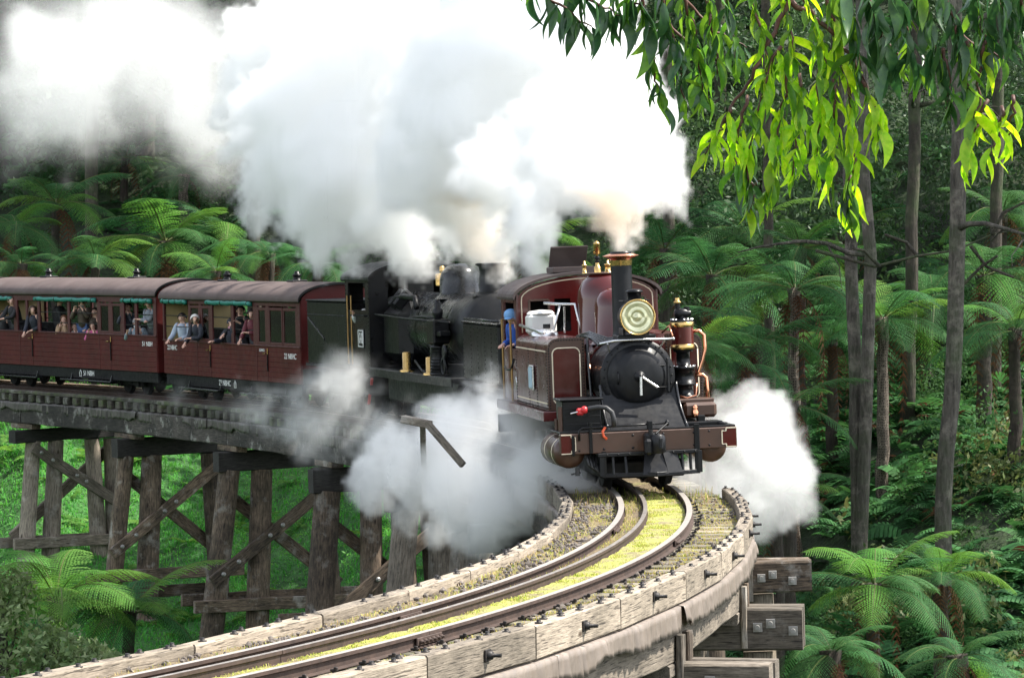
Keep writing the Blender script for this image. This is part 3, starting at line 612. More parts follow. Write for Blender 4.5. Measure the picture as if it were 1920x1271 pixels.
    for x, sgn in ((x0, -1), (x1, 1)):
        b = MB(); b.prism([(-W, hb), (W, hb)] + [(W * math.cos(a_), he - .02 + .33 * math.sin(a_)) for a_ in np.linspace(0, math.pi, 13)], (x - .02, 0, 0), (0, 1, 0), (0, 0, 1), (.04, 0, 0)); b.build('end_wall', M_carr, T)
        MB().box((x - sgn * .028, 0, (hb + he) / 2), (.012, 2 * W - .1, he - hb - .1)).build('end_lining', M_yellow, T)
    b = MB()                          # barrel roof with a thickness, overhanging each end
    Wr = W + .09; A = np.linspace(math.pi, 0, 25); poly = [(Wr * math.cos(a_), he + .36 * math.sin(a_) ** .9) for a_ in A] + [((Wr - .02) * math.cos(a_), he - .035 + .35 * math.sin(a_) ** .9) for a_ in A[::-1]]
    vs = []; fs = []; n_ = len(poly); X = (x0 - .09, x0 - .07, x1 + .07, x1 + .09)
    for x in X: vs += [(x, y, z) for y, z in poly]
    for j in range(3):
        for i in range(n_): a, c = j * n_ + i, j * n_ + (i + 1) % n_; fs.append((a, a + n_, c + n_, c))
    b.add(vs, fs, 0, False); b.sm = [True if 1 else False] * len(b.f); k = len(A)
    for j, rev in ((0, 0), (3, 1)):
        for i in range(k - 1): q = [j * n_ + i, j * n_ + i + 1, j * n_ + n_ - 2 - i, j * n_ + n_ - 1 - i]; b.f.append(q[::-1] if rev else q); b.mi.append(1); b.sm.append(False)
    ro = b.build('roof', [M_roof, M_blk], T)
    for f in (.22, .72):
        x = x0 + L * f; v = MB(); v.box((x, 0, he + .375), (.34, .34, .035), .01); v.lathe((x, 0, he + .38), (0, 0, 1), [(0, .11), (.05, .08), (.06, .075), (.1, .075), (.1, .1), (.13, .1), (.14, .06), (.19, .055), (.2, .04)], 12); v.build('ventilator', M_blk, ro)
    b = MB()                          # interior: longitudinal seats, posts
    b.box((xm, 0, hb + .48), (L - .5, .5, .05), .01); b.box((xm, 0, hb + .75), (L - .5, .05, .5), .01)
    for x in np.linspace(x0 + .4, x1 - .4, 5): b.box((x, 0, hb + .27), (.05, .44, .4))
    b.build('bench', M_und, T)
    b = MB(); sb = hb - .27           # underframe, footboards, bogies
    for sgn in (-1, 1): b.box((xm, sgn * (W - .06), hb - .12), (L - .1, .08, .235), .008)
    b.box((xm, 0, hb - .1), (L - .1, .3, .12)); b.build('underframe', M_und, T)
    for f0, f1 in ((.06, .36), (.5, .78)) if x1 - x0 > 8.5 else ((.16, .46), (.62, .92)):
        b = MB(); b.box((x0 + L * (f0 + f1) / 2, -W - .06, hb - .27), (L * (f1 - f0), .22, .035), .006)
        for f in (f0 + .03, f1 - .03): b.bar((x0 + L * f, -W + .02, hb - .12), (x0 + L * f, -W - .02, hb - .27), .04, .02)
        b.build('footboard', M_grey, T)
    for f in ((.14, .8) if x1 - x0 > 8.5 else (.2, .8)):
        xc = x0 + L * f; bo = MB()
        for sgn in (-1, 1): bo.box((xc, sgn * .6, .3), (1.25, .06, .16), .02); bo.box((xc, sgn * .6, .36), (.3, .14, .2), .02); bo.box((xc - .45, sgn * .62, .27), (.16, .12, .16), .02); bo.box((xc + .45, sgn * .62, .27), (.16, .12, .16), .02)
        bo.box((xc, 0, .36), (.25, 1.2, .12)); bo.build('bogie', M_und, T)
        for dx in (-.45, .45): axle(T, xc + dx, .27)
    b = MB(); b.box((xm, .2, .3), (1.1, .5, .3), .03); b.cyl((xm - 1.5, -.2, .33), (xm - .8, -.2, .33), .16); b.bar((xm - 2, 0, .4), (xm + 2, 0, .4), .05, .05); b.build('brake_gear', M_und, T)
    for x, sgn in ((x0, -1), (x1, 1)): b = MB(); b.box((x + sgn * .16, 0, hb - .12), (.32, .16, .2), .03); b.tube([(x, .25, hb - .1), (x + sgn * .15, .25, hb - .3), (x + sgn * .3, .22, hb - .2)], .025); b.build('coupling', M_und, T)
    for l, h, sz in bodynum: side_text(T, num, l, -W - .018, h, sz)
    if solenum is not None and num:
        l, h = solenum; side_text(T, num, l, -W + .018, h, .17)
        b = MB(); d = (-.42 if num.startswith('51') else .6) 
        b.tube([(l + d - .045, -W + .016, h - .07), (l + d - .045, -W + .016, h + .02), (l + d, -W + .016, h + .075), (l + d + .045, -W + .016, h + .02), (l + d + .045, -W + .016, h - .07)], .011, 5); b.bar((l + d - .06, -W + .016, h - .075), (l + d + .06, -W + .016, h - .075), .01, .014); b.build('lettering', M_white, T, isl=True)
    return T
CA = carriage(-33.71, 'longer maroon open-sided carriage marked 51 NBH with green rolled blinds', -5.5, 3.8,
    [(-5.5, -5.4), (-3.62, -3.42), (-2.95, -2.85), (-2.3, -2.17), (-.68, -.56), (.88, 1.0), (1.48, 1.6), (2.07, 2.24), (2.76, 2.88), (3.66, 3.8)],
    [(-5.3, -3.66), (-2.36, .86), (2.2, 3.64)], [(-5.4, -3.62, 1), (-2.17, -.68, 1), (-.56, .88, 1), (1.0, 1.48, 0), (1.6, 2.07, 0), (2.24, 2.76, 1), (2.88, 3.66, 1)],
    [(-3.3, -2.6), (.96, 1.54)], None, '51 NBH', sill=1.375, he=2.3, bodynum=[(3.34, 1.2, .15)], solenum=(.3, .455))
CB = carriage(-25.37, 'shorter maroon guard carriage marked 22 NBHC coupled behind the black engine', -4.1, 3.8,
    [(-4.1, -4.03), (-2.5, -2.42), (-1.86, -1.72), (-1.24, -1.06), (.03, .18), (1.28, 1.53), (1.98, 2.14), (3.6, 3.8)],
    [(-4.05, -2.55), (-1.3, 1.26)], [(-4.03, -2.5, 1), (-2.42, -1.86, 0), (-1.72, -1.24, 0), (-1.06, .03, 1), (.18, 1.28, 1), (1.53, 1.98, 0), (2.14, 2.86, 0), (2.9, 3.6, 0)],
    [(-2.0, -1.2), (1.45, 2.05)], None, '22 NBHC', sill=1.3, he=2.246, bodynum=[(-3.55, 1.15, .15), (3.25, 1.12, .16)], solenum=(-.5, .46))
side_text(CB, 'GUARD', 1.73, -.884, 1.215, .085)
CC = carriage(-43.45, 'maroon carriage at the edge of the view, only its roof end showing', -3.9, 3.9, [(-3.9, -3.8), (-2, -1.85), (0, .15), (2, 2.15), (3.8, 3.9)], [(-3.7, -2.1), (.2, 1.9)], [(-3.8, -2, 1), (-1.85, 0, 1), (.15, 2, 1), (2.15, 3.8, 1)], [(-.9, -.2)], None, '', he=2.3, solenum=None)
# ---------------------------------------------------------------- people
SKIN = {}
def flat(name, col, rough=.7): 
    if name not in SKIN: SKIN[name] = paint(name, col, rough, 0, .14, 9, .12, tuple(c * .5 for c in col), .05)
    return SKIN[name]
M_skin = flat('skin', (.7, .42, .32), .5); M_eye = flat('eye', (.02, .015, .012), .3); M_lip = flat('lip', (.32, .1, .09), .5)
def skin_mesh(name, V, E, Rd, root, mats, sub=1):
    me = bpy.data.meshes.new(name + '_s'); me.from_pydata(V, E, []); o = bpy.data.objects.new(name + '_s', me); COL.objects.link(o)
    m = o.modifiers.new('s', 'SKIN'); m.use_smooth_shade = True; m.branch_smoothing = .5; sv = me.skin_vertices[0].data
    for i, r in enumerate(Rd): sv[i].radius = r if isinstance(r, tuple) else (r, r); sv[i].use_root = (i in root)
    u = o.modifiers.new('u', 'SUBSURF'); u.levels = sub; u.render_levels = sub
    dg = bpy.context.evaluated_depsgraph_get(); dg.update(); out = bpy.data.meshes.new_from_object(o.evaluated_get(dg)); out.name = name
    bpy.data.objects.remove(o); bpy.data.meshes.remove(me); out.materials.clear()
    for mm in mats: out.materials.append(mm)
    out.polygons.foreach_set('use_smooth', np.ones(len(out.polygons), bool)); return out
def ik(a, c, l1, l2, bend):
    a, c = Vector(a), Vector(c); d = c - a; L = min(d.length, (l1 + l2) * .985); d.normalize(); c = a + d * L
    x = (l1 * l1 - l2 * l2 + L * L) / (2 * L); h = math.sqrt(max(0, l1 * l1 - x * x)); b = Vector(bend); b = (b - d * b.dot(d)); b.normalize(); return a + d * x + b * h, c
def person(label, M, hip=.86, lean=0, side=0, look=(0, 0), hl=(.3, .25, .95), hr=(.3, -.25, .95), coat=('navy_cloth', (.02, .022, .03)), legs=('dark_trousers', (.03, .03, .035)), hair=('brown_hair', (.06, .035, .02)), hairlen=.0, hat=None, sit=False, scale=.93, glasses=False, beard=None, scarf=None):
    """local axes: X faces forward, Y left, Z up from the floor; hands given as targets"""
    T = thing('person', label, 'person', M @ Matrix.Scale(scale, 4), 'people riding on the train')
    cl, sl_ = math.cos(lean), math.sin(lean)
    def up(y, z, x=0): return Vector((x * cl + z * sl_, y + z * math.sin(side), hip + z * cl - x * sl_))   # torso space
    chest, neck = up(0, .40), up(0, .50)
    hd = Matrix.Rotation(look[0], 4, 'Z') @ Matrix.Rotation(look[1], 4, 'Y'); hf = lambda p: neck + Vector((sl_ * .05, 0, .0)) + (hd @ Vector(p))
    V = [Vector((0, 0, hip)), up(0, .2), chest, neck]; E = [(0, 1), (1, 2), (2, 3)]; Rd = [(.09, .12), (.08, .11), (.085, .12), .05]
    def ad(p, par, r): V.append(Vector(p)); Rd.append(r); E.append((par, len(V) - 1)); return len(V) - 1
    a = ad(hf((.016, 0, .055)), 3, (.068, .066)); a = ad(hf((.018, 0, .115)), a, (.088, .1)); hm = a; a = ad(hf((.0, 0, .175)), a, (.086, .102)); ad(hf((-.005, 0, .215)), a, .055)
    ad(hf((.115, 0, .098)), hm, .011)
    wrists = []
    for sg, tgt in ((1, hl), (-1, hr)):
        sh = up(sg * .185, .455); s_ = ad(sh, 2, .045); el, wr = ik(sh, tgt, .29, .25, (-.35, sg * .5, -.8)); e_ = ad(el, s_, .04); w_ = ad(wr, e_, .027); wrists.append((s_, e_, w_))
        d = (wr - el).normalized(); pm = ad(wr + d * .055, w_, (.034, .022)); y = d.cross(Vector((0, 0, 1))); y = y.normalized() if y.length > .1 else Vector((0, 1, 0)); z = y.cross(d)
        for k, ln in enumerate((.062, .075, .07, .055)):
            f0 = ad(wr + d * .095 + y * (.027 - .018 * k), pm, .0095); ad(wr + d * (.095 + ln * .75) + y * (.029 - .019 * k) - z * ln * .5, f0, .007)
        t0 = ad(wr + d * .05 + y * sg * .042 - z * .01, pm, .011); ad(wr + d * .088 + y * sg * .05 - z * .03, t0, .008)
    nb = len(V)
    for sg in (1, -1):
        hp = ad((0, sg * .09, hip - .04), 0, .085)
        if sit: kn = ad((.4, sg * .11, hip - .02), hp, .06); an = ad((.38, sg * .11, hip - .4), kn, .04)
        else: kn = ad((.02, sg * .1, hip * .52), hp, .058); an = ad((0, sg * .1, .08), kn, .04)
        ad(Vector(V[an]) + Vector((.09, 0, -.04)), an, .032)
    link('body', skin_mesh('body', V, E, Rd, [0], [M_skin]), T)
    cv = [V[0] - Vector((0, 0, .06)), V[1], V[2], up(0, .525)]; ce = [(0, 1), (1, 2), (2, 3)]; cr = [(.15, .185), (.14, .175), (.155, .215), (.085, .09)]; roots = [0]
    for s_, e_, w_ in wrists:                       # each sleeve is its own chain, rooted inside the shoulder
        b = len(cv); cv += [V[s_] * .72 + V[2] * .28, V[s_], V[s_] * .45 + V[e_] * .55, V[e_], V[e_] + (V[w_] - V[e_]) * .93]; ce += [(b, b + 1), (b + 1, b + 2), (b + 2, b + 3), (b + 3, b + 4)]; cr += [.085, .088, .074, .066, .05]; roots.append(b)
    link('jacket', skin_mesh('jacket', cv, ce, cr, roots, [flat(*coat)]), T)
    tv = [Vector((0, 0, hip - .02))]; te = []; tr = [(.125, .155)]
    for q in range(2):
        i0 = nb + q * 4; b = len(tv); tv += [V[i0], V[i0 + 1], V[i0 + 2]]; te += [(0, b), (b, b + 1), (b + 1, b + 2)]; tr += [.1, .075, .06]
    link('trousers', skin_mesh('trousers', tv, te, tr, [0], [flat(*legs)]), T)
    HM = Matrix.Translation(hf((0, 0, 0))) @ hd
    b = MB()
    for sg in (1, -1): b.ell((.088, sg * .034, .128), (.012, .015, .009), 8, 5)
    b.build('eye', M_eye, T, HM, isl=True); MB().ell((.09, 0, .058), (.011, .026, .007), 8, 5).build('mouth', M_lip, T, HM)
    b = MB(); 
    for sg in (1, -1): b.ell((.0, sg * .094, .115), (.022, .012, .033), 8, 6)
    b.build('ear', M_skin, T, HM, isl=True)
    if hair:
        b = MB(); n_ = 14; vs = []; fs = []
        for j in range(7):
            for i in range(n_):
                az = 2 * math.pi * i / n_; front = max(0, math.cos(az)); th = (j / 6) * (1.75 - front * .95 + hairlen * (1 - front) * 1.0)
                rr_ = 1.05 + .03 * math.sin(i * 3 + j); p = Vector((math.sin(min(th, 1.75)) * math.cos(az) * .108 * rr_, math.sin(min(th, 1.75)) * math.sin(az) * .112 * rr_, .12 + math.cos(min(th, 2.0)) * .12 * rr_ - max(0, th - 1.75) * .18)); vs.append(p)
        for j in range(6):
            for i in range(n_): fs.append((j * n_ + i, (j + 1) * n_ + i, (j + 1) * n_ + (i + 1) % n_, j * n_ + (i + 1) % n_))
        b.add(vs, fs, 0, True); b.build('hair', flat(*hair), T, HM)
    if hat:
        b = MB(); kind, hn, hc = hat
        b.lathe((-.008, 0, .125), (0, 0, 1), [(0, .112), (.05, .116), (.09, .1), (.118, .06), (.125, .0)], 16, 0, False)
        if kind == 'cap': b.ell((.1, 0, .135), (.07, .075, .012), 12, 6)
        b.build('hat', flat(hn, hc), T, HM)
    if glasses:
        b = MB()
        for sg in (1, -1): b.tube([(.108, sg * .036 + .022 * math.cos(q), .125 + .018 * math.sin(q)) for q in np.linspace(0, 6.3, 9)], .004, 4)
        b.build('glasses', M_eye, T, HM)
    if beard: MB().ell((.06, 0, .04), (.045, .06, .045), 10, 6).build('beard', flat(*beard), T, HM)
    if scarf: MB().lathe(up(0, .49), up(0, 1) - up(0, 0), [(0, .07), (.02, .088), (.06, .088), (.08, .068)], 12).build('scarf', flat(*scarf), T)
    return T
NA_ = G_ = None
def seat(label, car, head, face, lean=.1, fl=.62, scale=.93, **kw):
    """put someone in a carriage so that the head ends up at head = (along, across, height)"""
    hip = (head[2] - fl) / scale - (.50 * math.cos(lean) + .12); hz = .05 * math.sin(lean) + .5 * math.sin(lean) + .02
    if car is not NA_ and car is not G_: head = (head[0] - (head[1] + .86) * 2.07, head[1], head[2])
    f = R(face); x = head[0] - scale * hz * math.cos(f); y = head[1] - scale * hz * math.sin(f)
    return person(label, car.matrix_world @ Matrix.Translation((x, y, fl)) @ Matrix.Rotation(f, 4, 'Z'), hip, lean, scale=scale, **kw)
bpy.context.view_layer.update()
blackc = ('black_cloth', (.012, .012, .014)); navy = ('navy_cloth', (.018, .02, .032)); tan = ('tan_coat', (.34, .22, .13)); brownj = ('brown_jacket', (.07, .05, .035)); grey = ('grey_jumper', (.2, .22, .25)); pale = ('pale_blue_shirt', (.4, .46, .55)); maroonc = ('maroon_jumper', (.12, .02, .03)); white = ('white_top', (.6, .6, .62)); pink = ('pink_top', (.6, .12, .28)); denim = ('denim', (.05, .09, .2))
dark = ('dark_hair', (.018, .013, .011)); brn = ('brown_hair', (.06, .035, .02)); whiteh = ('white_hair', (.6, .58, .55)); grh = ('grey_hair', (.25, .24, .23))
# heads are placed along the car (towards the engines), across it (-.86 is the open side) and above the rail
def hands(hip, *p): return p
P = seat
P('boy in a black top, lowest face at the left edge of the long carriage', CA, (-4.27, -.70, 1.76), -60, .1, coat=blackc, hair=brn, hl=(.22, .1, .86), hr=(.24, -.1, .84), look=(.3, 0), scale=.85)
P('smiling balding man in a dark jacket leaning out with both hands raised', CA, (-3.79, -.90, 2.1), -75, .35, coat=blackc, hair=('thin_hair', (.2, .15, .11)), hl=(.52, .02, 1.15), hr=(.5, -.28, 1.05), look=(.6, 0))
P('woman with long brown hair in a dark jacket leaning out of a door window', CA, (-2.62, -.90, 1.9), -70, .42, coat=navy, hair=brn, hairlen=.8, hl=(.42, .12, .86), hr=(.44, -.12, .8), look=(.7, .1))
P('passenger all in black seen from behind, standing inside the long carriage', CA, (-1.1, -.35, 2.1), 60, .05, coat=blackc, hair=dark, hl=(.2, .3, .9), hr=(.2, -.3, .9))
P('woman in a tan coat holding her hands up to her face', CA, (-.9, -.66, 1.68), -50, .08, coat=tan, hair=('auburn_hair', (.16, .07, .03)), hairlen=.9, hl=(.2, .06, 1.02), hr=(.2, -.06, 1.0))
P('man with grey beard and glasses in a brown jacket aiming a camera', CA, (.07, -.7, 2.09), -60, .12, coat=brownj, legs=denim, hair=('thin_hair', (.2, .15, .11)), glasses=True, beard=grh, hl=(.28, .14, 1.42), hr=(.28, -.12, 1.4), look=(.4, .05))
P('small child in a white top low at the window sill of the long carriage', CA, (-.33, -.7, 1.52), -80, .12, coat=white, hair=brn, hl=(.2, .15, .96), hr=(.2, -.1, .95), look=(.4, .1), scale=.8)
P('girl in a pink top with her hands up at the sill', CA, (.6, -.72, 1.56), -60, .12, coat=pink, legs=denim, hair=brn, hairlen=.6, hl=(.2, .1, 1.0), hr=(.2, -.1, .98), look=(.2, .1), scale=.8)
P('dark haired passenger sitting behind the girl in pink', CA, (.72, -.5, 1.86), -80, .08, coat=brownj, hair=dark, hl=(.2, .2, .9), hr=(.2, -.2, .9), look=(.4, 0))
P('passenger in a dark top photographing from the end window of the long carriage', CA, (2.4, -.68, 2.0), -55, .08, coat=navy, hair=dark, hl=(.24, .1, 1.34), hr=(.24, -.08, 1.32), look=(.2, .05))
P('man in a grey jumper with folded forearms over the upper window rail', CA, (3.42, -.76, 2.1), -80, .3, coat=grey, hair=dark, hl=(.36, -.14, 1.22), hr=(.38, .12, 1.18), look=(.5, .15))
P('woman in a grey knitted beanie and grey jacket sitting by the end window', CA, (2.83, -.7, 1.66), -60, .08, coat=('blue_grey_jacket', (.2, .25, .29)), hair=grh, hat=('beanie', 'grey_beanie', (.26, .24, .25)), scarf=white, hl=(.2, .2, .88), hr=(.2, -.2, .88), look=(.4, 0))
P('dark haired person in pale blue leaning on the guard carriage sill', CB, (-3.02, -.76, 1.81), -60, .2, coat=pale, hair=dark, hl=(.4, .16, .8), hr=(.4, -.2, .76), look=(.2, .1))
P('white haired man in navy leaning out of the guard carriage door window', CB, (-2.12, -.98, 1.81), -75, .5, coat=navy, hair=whiteh, hairlen=.2, hl=(.5, .1, .84), hr=(.5, -.1, .72), look=(.9, .2))
P('passenger with a dark cap and pinkish scarf raising a hand to the brow', CB, (-.06, -.78, 1.73), -65, .14, coat=navy, hair=brn, hat=('cap', 'dark_cap', (.025, .025, .03)), scarf=('pink_scarf', (.5, .22, .26)), hl=(.24, .14, 1.16), hr=(.4, -.3, .8), look=(.4, 0))
P('passenger all in black standing with a fist on the upper bar', CB, (.41, -.62, 2.0), -60, .05, coat=blackc, hair=dark, hl=(.34, .2, 1.22), hr=(.3, -.3, .95), look=(.4, .1))
P('dark haired passenger in a maroon jumper bending forward at the last open window', CB, (1.1, -.78, 1.95), -70, .3, coat=maroonc, hair=dark, hl=(.42, .12, 1.02), hr=(.44, -.1, .86), look=(.6, .25))
# ---------------------------------------------------------------- leading maroon tank engine (local: X forward, Y viewer's right, Z up, origin on the rail at the buffer beam)
NM = frame_M(1.2, -4.2, 2.68, CANT + .012, .045, -.085)
NA = thing('maroon_tank_engine', 'maroon steam tank engine with brass headlamp and copper capped chimney leading the train', 'steam engine', NM, 'steam engines of the train')
def rivets(b, p0, p1, nrm, n, r=.011):
    p0, p1, nrm = Vector(p0), Vector(p1), Vector(nrm)
    for i in range(n): b.lathe(p0 + (p1 - p0) * (i / max(1, n - 1)), nrm, [(0, r), (r * .7, r * .6), (r * .8, 0)], 6, 0, False)
b = MB(); b.box((-.06, .01, .68), (.1, 2.31, .265), .01); beam = b.build('buffer_beam', M_brownp, NA)
for sg in (-1, 1):      # lined corner panels of the beam
    c = .01 + sg * 1.155; p = [(0, -.12), (0, .12), (-.13, .12), (-.13, .085), (-.185, .085), (-.185, -.085), (-.13, -.085), (-.13, -.12)]
    MB().prism(p if sg > 0 else [(-a, z) for a, z in p][::-1], (-.0095, c - sg * .012, .68), (0, 1, 0), (0, 0, 1), (.004, 0, 0)).build('panel', M_maroon, beam)
    q = [(c - sg * .012 + sg * a, .68 + z) for a, z in [(-0, .12), (-.13, .12), (-.13, .085), (-.185, .085), (-.185, -.085), (-.13, -.085), (-.13, -.12), (0, -.12)]]
    l_ = MB(); 
    for (a, z), (a2, z2) in zip(q[:-1], q[1:]): l_.bar((-.004, a, z), (-.004, a2, z2), .012, .014, (1, 0, 0), 0)
    l_.build('lining', M_cream, beam)
b = MB(); rv = MB()
for y in (-.58, -.2, .2, .6): rivets(rv, (-.008, y, .76), (-.008, y, .6), (1, 0, 0), 2, .018)
for y in (.8, 1.0, -.9): rivets(rv, (-.008, y, .77), (-.008, y, .59), (1, 0, 0), 2, .015)
rv.build('rivet', M_blk, beam)
b.box((-.004, .635, .56), (.03, .07, .62), .006); b.box((-.004, -.585, .4), (.03, .06, .34), .006); b.box((.0, -.75, .75), (.05, .04, .4), .006); b.box((.0, -.98, .66), (.045, .035, .26), .004)
b.build('beam_strap', M_blk, NA, isl=True)
b = MB(); b.box((-.5, .01, .825), (.9, 2.3, .025), .006); b.build('front_deck', M_blk, NA)
# cowcatcher
b = MB(); b.box((.02, -.02, .525), (.05, 1.3, .05), .008)
for a, c in (((-.02, -.615), (.2, .05)), ((.2, .05), (-.02, .665))): b.bar((a[0], a[1], .262), (c[0], c[1], .262), .03, .055)
b.prism([(0, 0), (.34, 0), (.28, .28), (.06, .28)], (.19, -.12, .26), (-.05, 1, 0), (-.5, 0, 1), (-.02, 0, 0)); b.prism([(0, 0), (.2, 0), (.14, .26), (-.05, .26)], (.16, .22, .27), (-.32, 1, 0), (-.4, 0, 1), (-.02, 0, 0))
for y, x in ((-.47, .04), (-.31, .09), (.43, .07), (.54, .03)): b.cyl((x - .01, y, .27), (0, y, .52), .02, n=8)
for y, x in ((-.615, 0), (.665, 0)): b.bar((x, y, .25), (x, y, .53), .06, .03, (1, 0, 0))
b.build('cowcatcher', M_smk, NA)
rv = MB()
for i in range(5): f = i / 4; rivets(rv, (-.0 + .2 * f, -.6 + .64 * f, .262), (-.0 + .2 * f, -.6 + .64 * f, .262), (.4, -.9, 0), 1, .014); rivets(rv, (.2 - .2 * f, .07 + .58 * f, .262), (.2 - .2 * f, .07 + .58 * f, .262), (.4, .9, 0), 1, .014)
for y in np.linspace(-.55, .6, 9): rivets(rv, (.045, y, .525), (.045, y, .525), (1, 0, 0), 1, .014)
rv.build('rivet', M_blk, NA)
b = MB(); b.box((.1, .03, .67), (.2, .2, .24), .03); b.lathe((.22, .08, .53), (0, 0, 1), [(0, .07), (.02, .1), (.2, .1), (.24, .07)], 12); b.box((.24, -.05, .62), (.12, .1, .2), .03); b.box((.3, .1, .66), (.07, .06, .16), .02); b.cyl((.18, .0, .76), (.18, .0, .83), .03); co_ = b.build('coupler', M_smk, NA)
b = MB(); b.tube([(.02, -.9, .72), (.02, -.9, .85), (.02, -.86, .88), (.02, -.3, .89), (.02, .24, .9)], .014); b.ell((.02, .25, .9), (.03, .03, .04)); b.box((.02, .02, .88), (.06, .07, .12), .01); b.cyl((.05, .25, .9), (.2, .06, .78), .012); b.build('coupling_lever', M_blk, NA)
b = MB(); b.tube([(-.06, -.8, 1.10), (-.04, -.74, 1.125), (0, -.64, 1.14), (.03, -.54, 1.13), (.05, -.47, 1.07), (.06, -.45, .98), (.05, -.45, .88)], .033, 10); b.build('brake_hose', M_rubber, NA)
b = MB(); b.box((-.07, -.86, 1.09), (.07, .1, .09), .02); b.ell((-.05, -.81, 1.11), (.05, .05, .05)); ho = b.build('hose_valve', M_red, NA); MB().cyl((-.05, -.99, 1.07), (-.05, -.8, 1.11), .009).build('valve_handle', M_steel, ho)
b = MB(); b.tube([(.03, -.56, .88), (.05, -.6, .83), (.06, -.59, .77), (.06, -.55, .73)], .017); b.build('red_hose', M_orange, NA)
# tool box on the viewer's left
b = MB(); b.box((-.5, -.81, 1.02), (.5, .5, .4), .012); tb = b.build('tool_box', M_blk, NA); MB().box((-.5, -.81, 1.235), (.56, .57, .03), .01).build('lid', M_blk, tb)
b = MB()
for z in (.92, 1.02, 1.12): b.box((-.248, -.81, z), (.008, .47, .012), .002)
b.build('batten', M_smk, tb); MB().box((-.5, -1.063, 1.05), (.07, .02, .1), .006).build('latch', M_smk, tb)
b = MB(); b.cyl((-.3, -1.08, .8), (-.3, -1.08, 1.15), .035); b.cyl((-.62, -1.08, .8), (-.62, -1.08, .98), .03); b.build('lamp_iron', M_brownp, NA, isl=True)
for sg, cy_, cz in ((-1, -1.0, .565), (1, .86, .56)):      # air reservoirs slung below the beam ends
    b = MB(); b.lathe((-1.35, cy_, cz), (1, 0, 0), [(0, .14), (.05, .19), (.09, .205), (1.14, .205), (1.17, .19), (1.2, .13), (1.21, .05)], 22); q = b.build('air_reservoir', M_brownp, NA)
    b = MB(); b.lathe((-.4, cy_, cz), (1, 0, 0), [(0, .209), (.05, .209)], 22, 0, False); b.lathe((-.95, cy_, cz), (1, 0, 0), [(0, .209), (.05, .209)], 22, 0, False); b.build('band', M_cream if sg < 0 else M_brownp, q, isl=True)
b = MB()
for k, y in enumerate((-.8, -.76, -.71, -.68)): b.tube([(-.1 - .04 * k, y, .55), (-.05, y + .02, .4 - .03 * k), (-.05, y + .06, .36 - .03 * k), (-.12, y + .1, .5)], .02, 6)
b.cyl((-.1, -.92, .37), (-.1, -.92, .27), .03); b.cyl((-.1, -1.0, .29), (-.1, -.88, .31), .012); b.build('brake_pipe', M_rubber, NA, isl=True)
b = MB(); b.box((-2.2, 0, .42), (3.2, 1.0, .5), .03); b.box((-.75, 0, .3), (.9, 1.05, .22), .02); b.build('underframe_shade_fill', M_und, NA)  # dark boxes added under the engine for the shaded gap behind the cowcatcher
# smokebox, saddle and door
b = MB(); b.lathe((-1.75, 0, 1.49), (1, 0, 0), [(0, .455), (1.13, .455), (1.13, .49), (1.2, .49), (1.2, .41)], 40); sb = b.build('smokebox', M_smk, NA)
b = MB(); b.lathe((-.55, 0, 1.49), (1, 0, 0), [(0, .405), (.02, .402), (.03, .36), (.05, .352), (.085, .31), (.115, .2), (.125, .0)], 40, 0, False); dr = b.build('smokebox_door', M_smk, sb)
b = MB(); b.lathe((-.44, 0, 1.49), (1, 0, 0), [(0, .075), (.04, .07), (.05, .035), (.1, .03), (.11, .0)], 16)
for z in (1.62, 1.34): b.bar((-.465, .07, z), (-.5, .38, z), .014, .05, (1, 0, 0))
b.cyl((-.49, .385, 1.28), (-.49, .385, 1.68), .018, n=8); b.tube([(-.47, -.28, 1.56), (-.44, -.28, 1.52), (-.44, -.28, 1.44), (-.47, -.28, 1.4)], .012, 6); b.build('hinge', M_smk, sb)
b = MB(); b.cyl((-.345, 0, 1.49), (-.345, -.005, 1.25), .017, .019); b.build('dart_handle', M_steel, sb); b = MB(); b.cyl((-.36, .01, 1.49), (-.33, .21, 1.345), .017, .02); b.build('dart_handle', M_steel, sb)
rv = MB()
for i in range(26): a = 2 * math.pi * i / 26; rivets(rv, (-.548, .45 * math.cos(a), 1.49 + .45 * math.sin(a)), (-.548, .45 * math.cos(a), 1.49 + .45 * math.sin(a)), (1, 0, 0), 1, .014)
for i in range(9): a = .3 + 2.5 * i / 8; q = (-.47, .3 * math.cos(a), 1.49 + .3 * math.sin(a)); rivets(rv, q, q, (1, 0, 0), 1, .011)
rv.build('rivet', M_blk, sb)
b = MB(); A = np.linspace(0, 1, 9); pr = [(-.57 + .44 * f ** 2.2, 1.40 - .57 * f) for f in A]; vs = []; fs = []
for i, (x, z) in enumerate(pr): vs += [(x, -.49 + .012 * i * .3, z), (x, .49 + .03 * i * .2, z), (x - .05, .49, z - .02), (x - .05, -.49, z - .02)]
for i in range(8): 
    for j in range(4): a, c = i * 4 + j, i * 4 + (j + 1) % 4; fs.append((a, a + 4, c + 4, c))
b.add(vs, fs, 0, False); b.box((-.95, 0, 1.0), (.7, .9, .4), .02); b.build('saddle_plate', M_smk, NA)
for y0, y1 in ((-.5, -.49), (.5, .545)): b = MB(); b.tube([(x + .012, y0 + (y1 - y0) * i / 8, z) for i, (x, z) in enumerate(pr)], .02, 6); b.build('edge_bar', M_grey, NA)
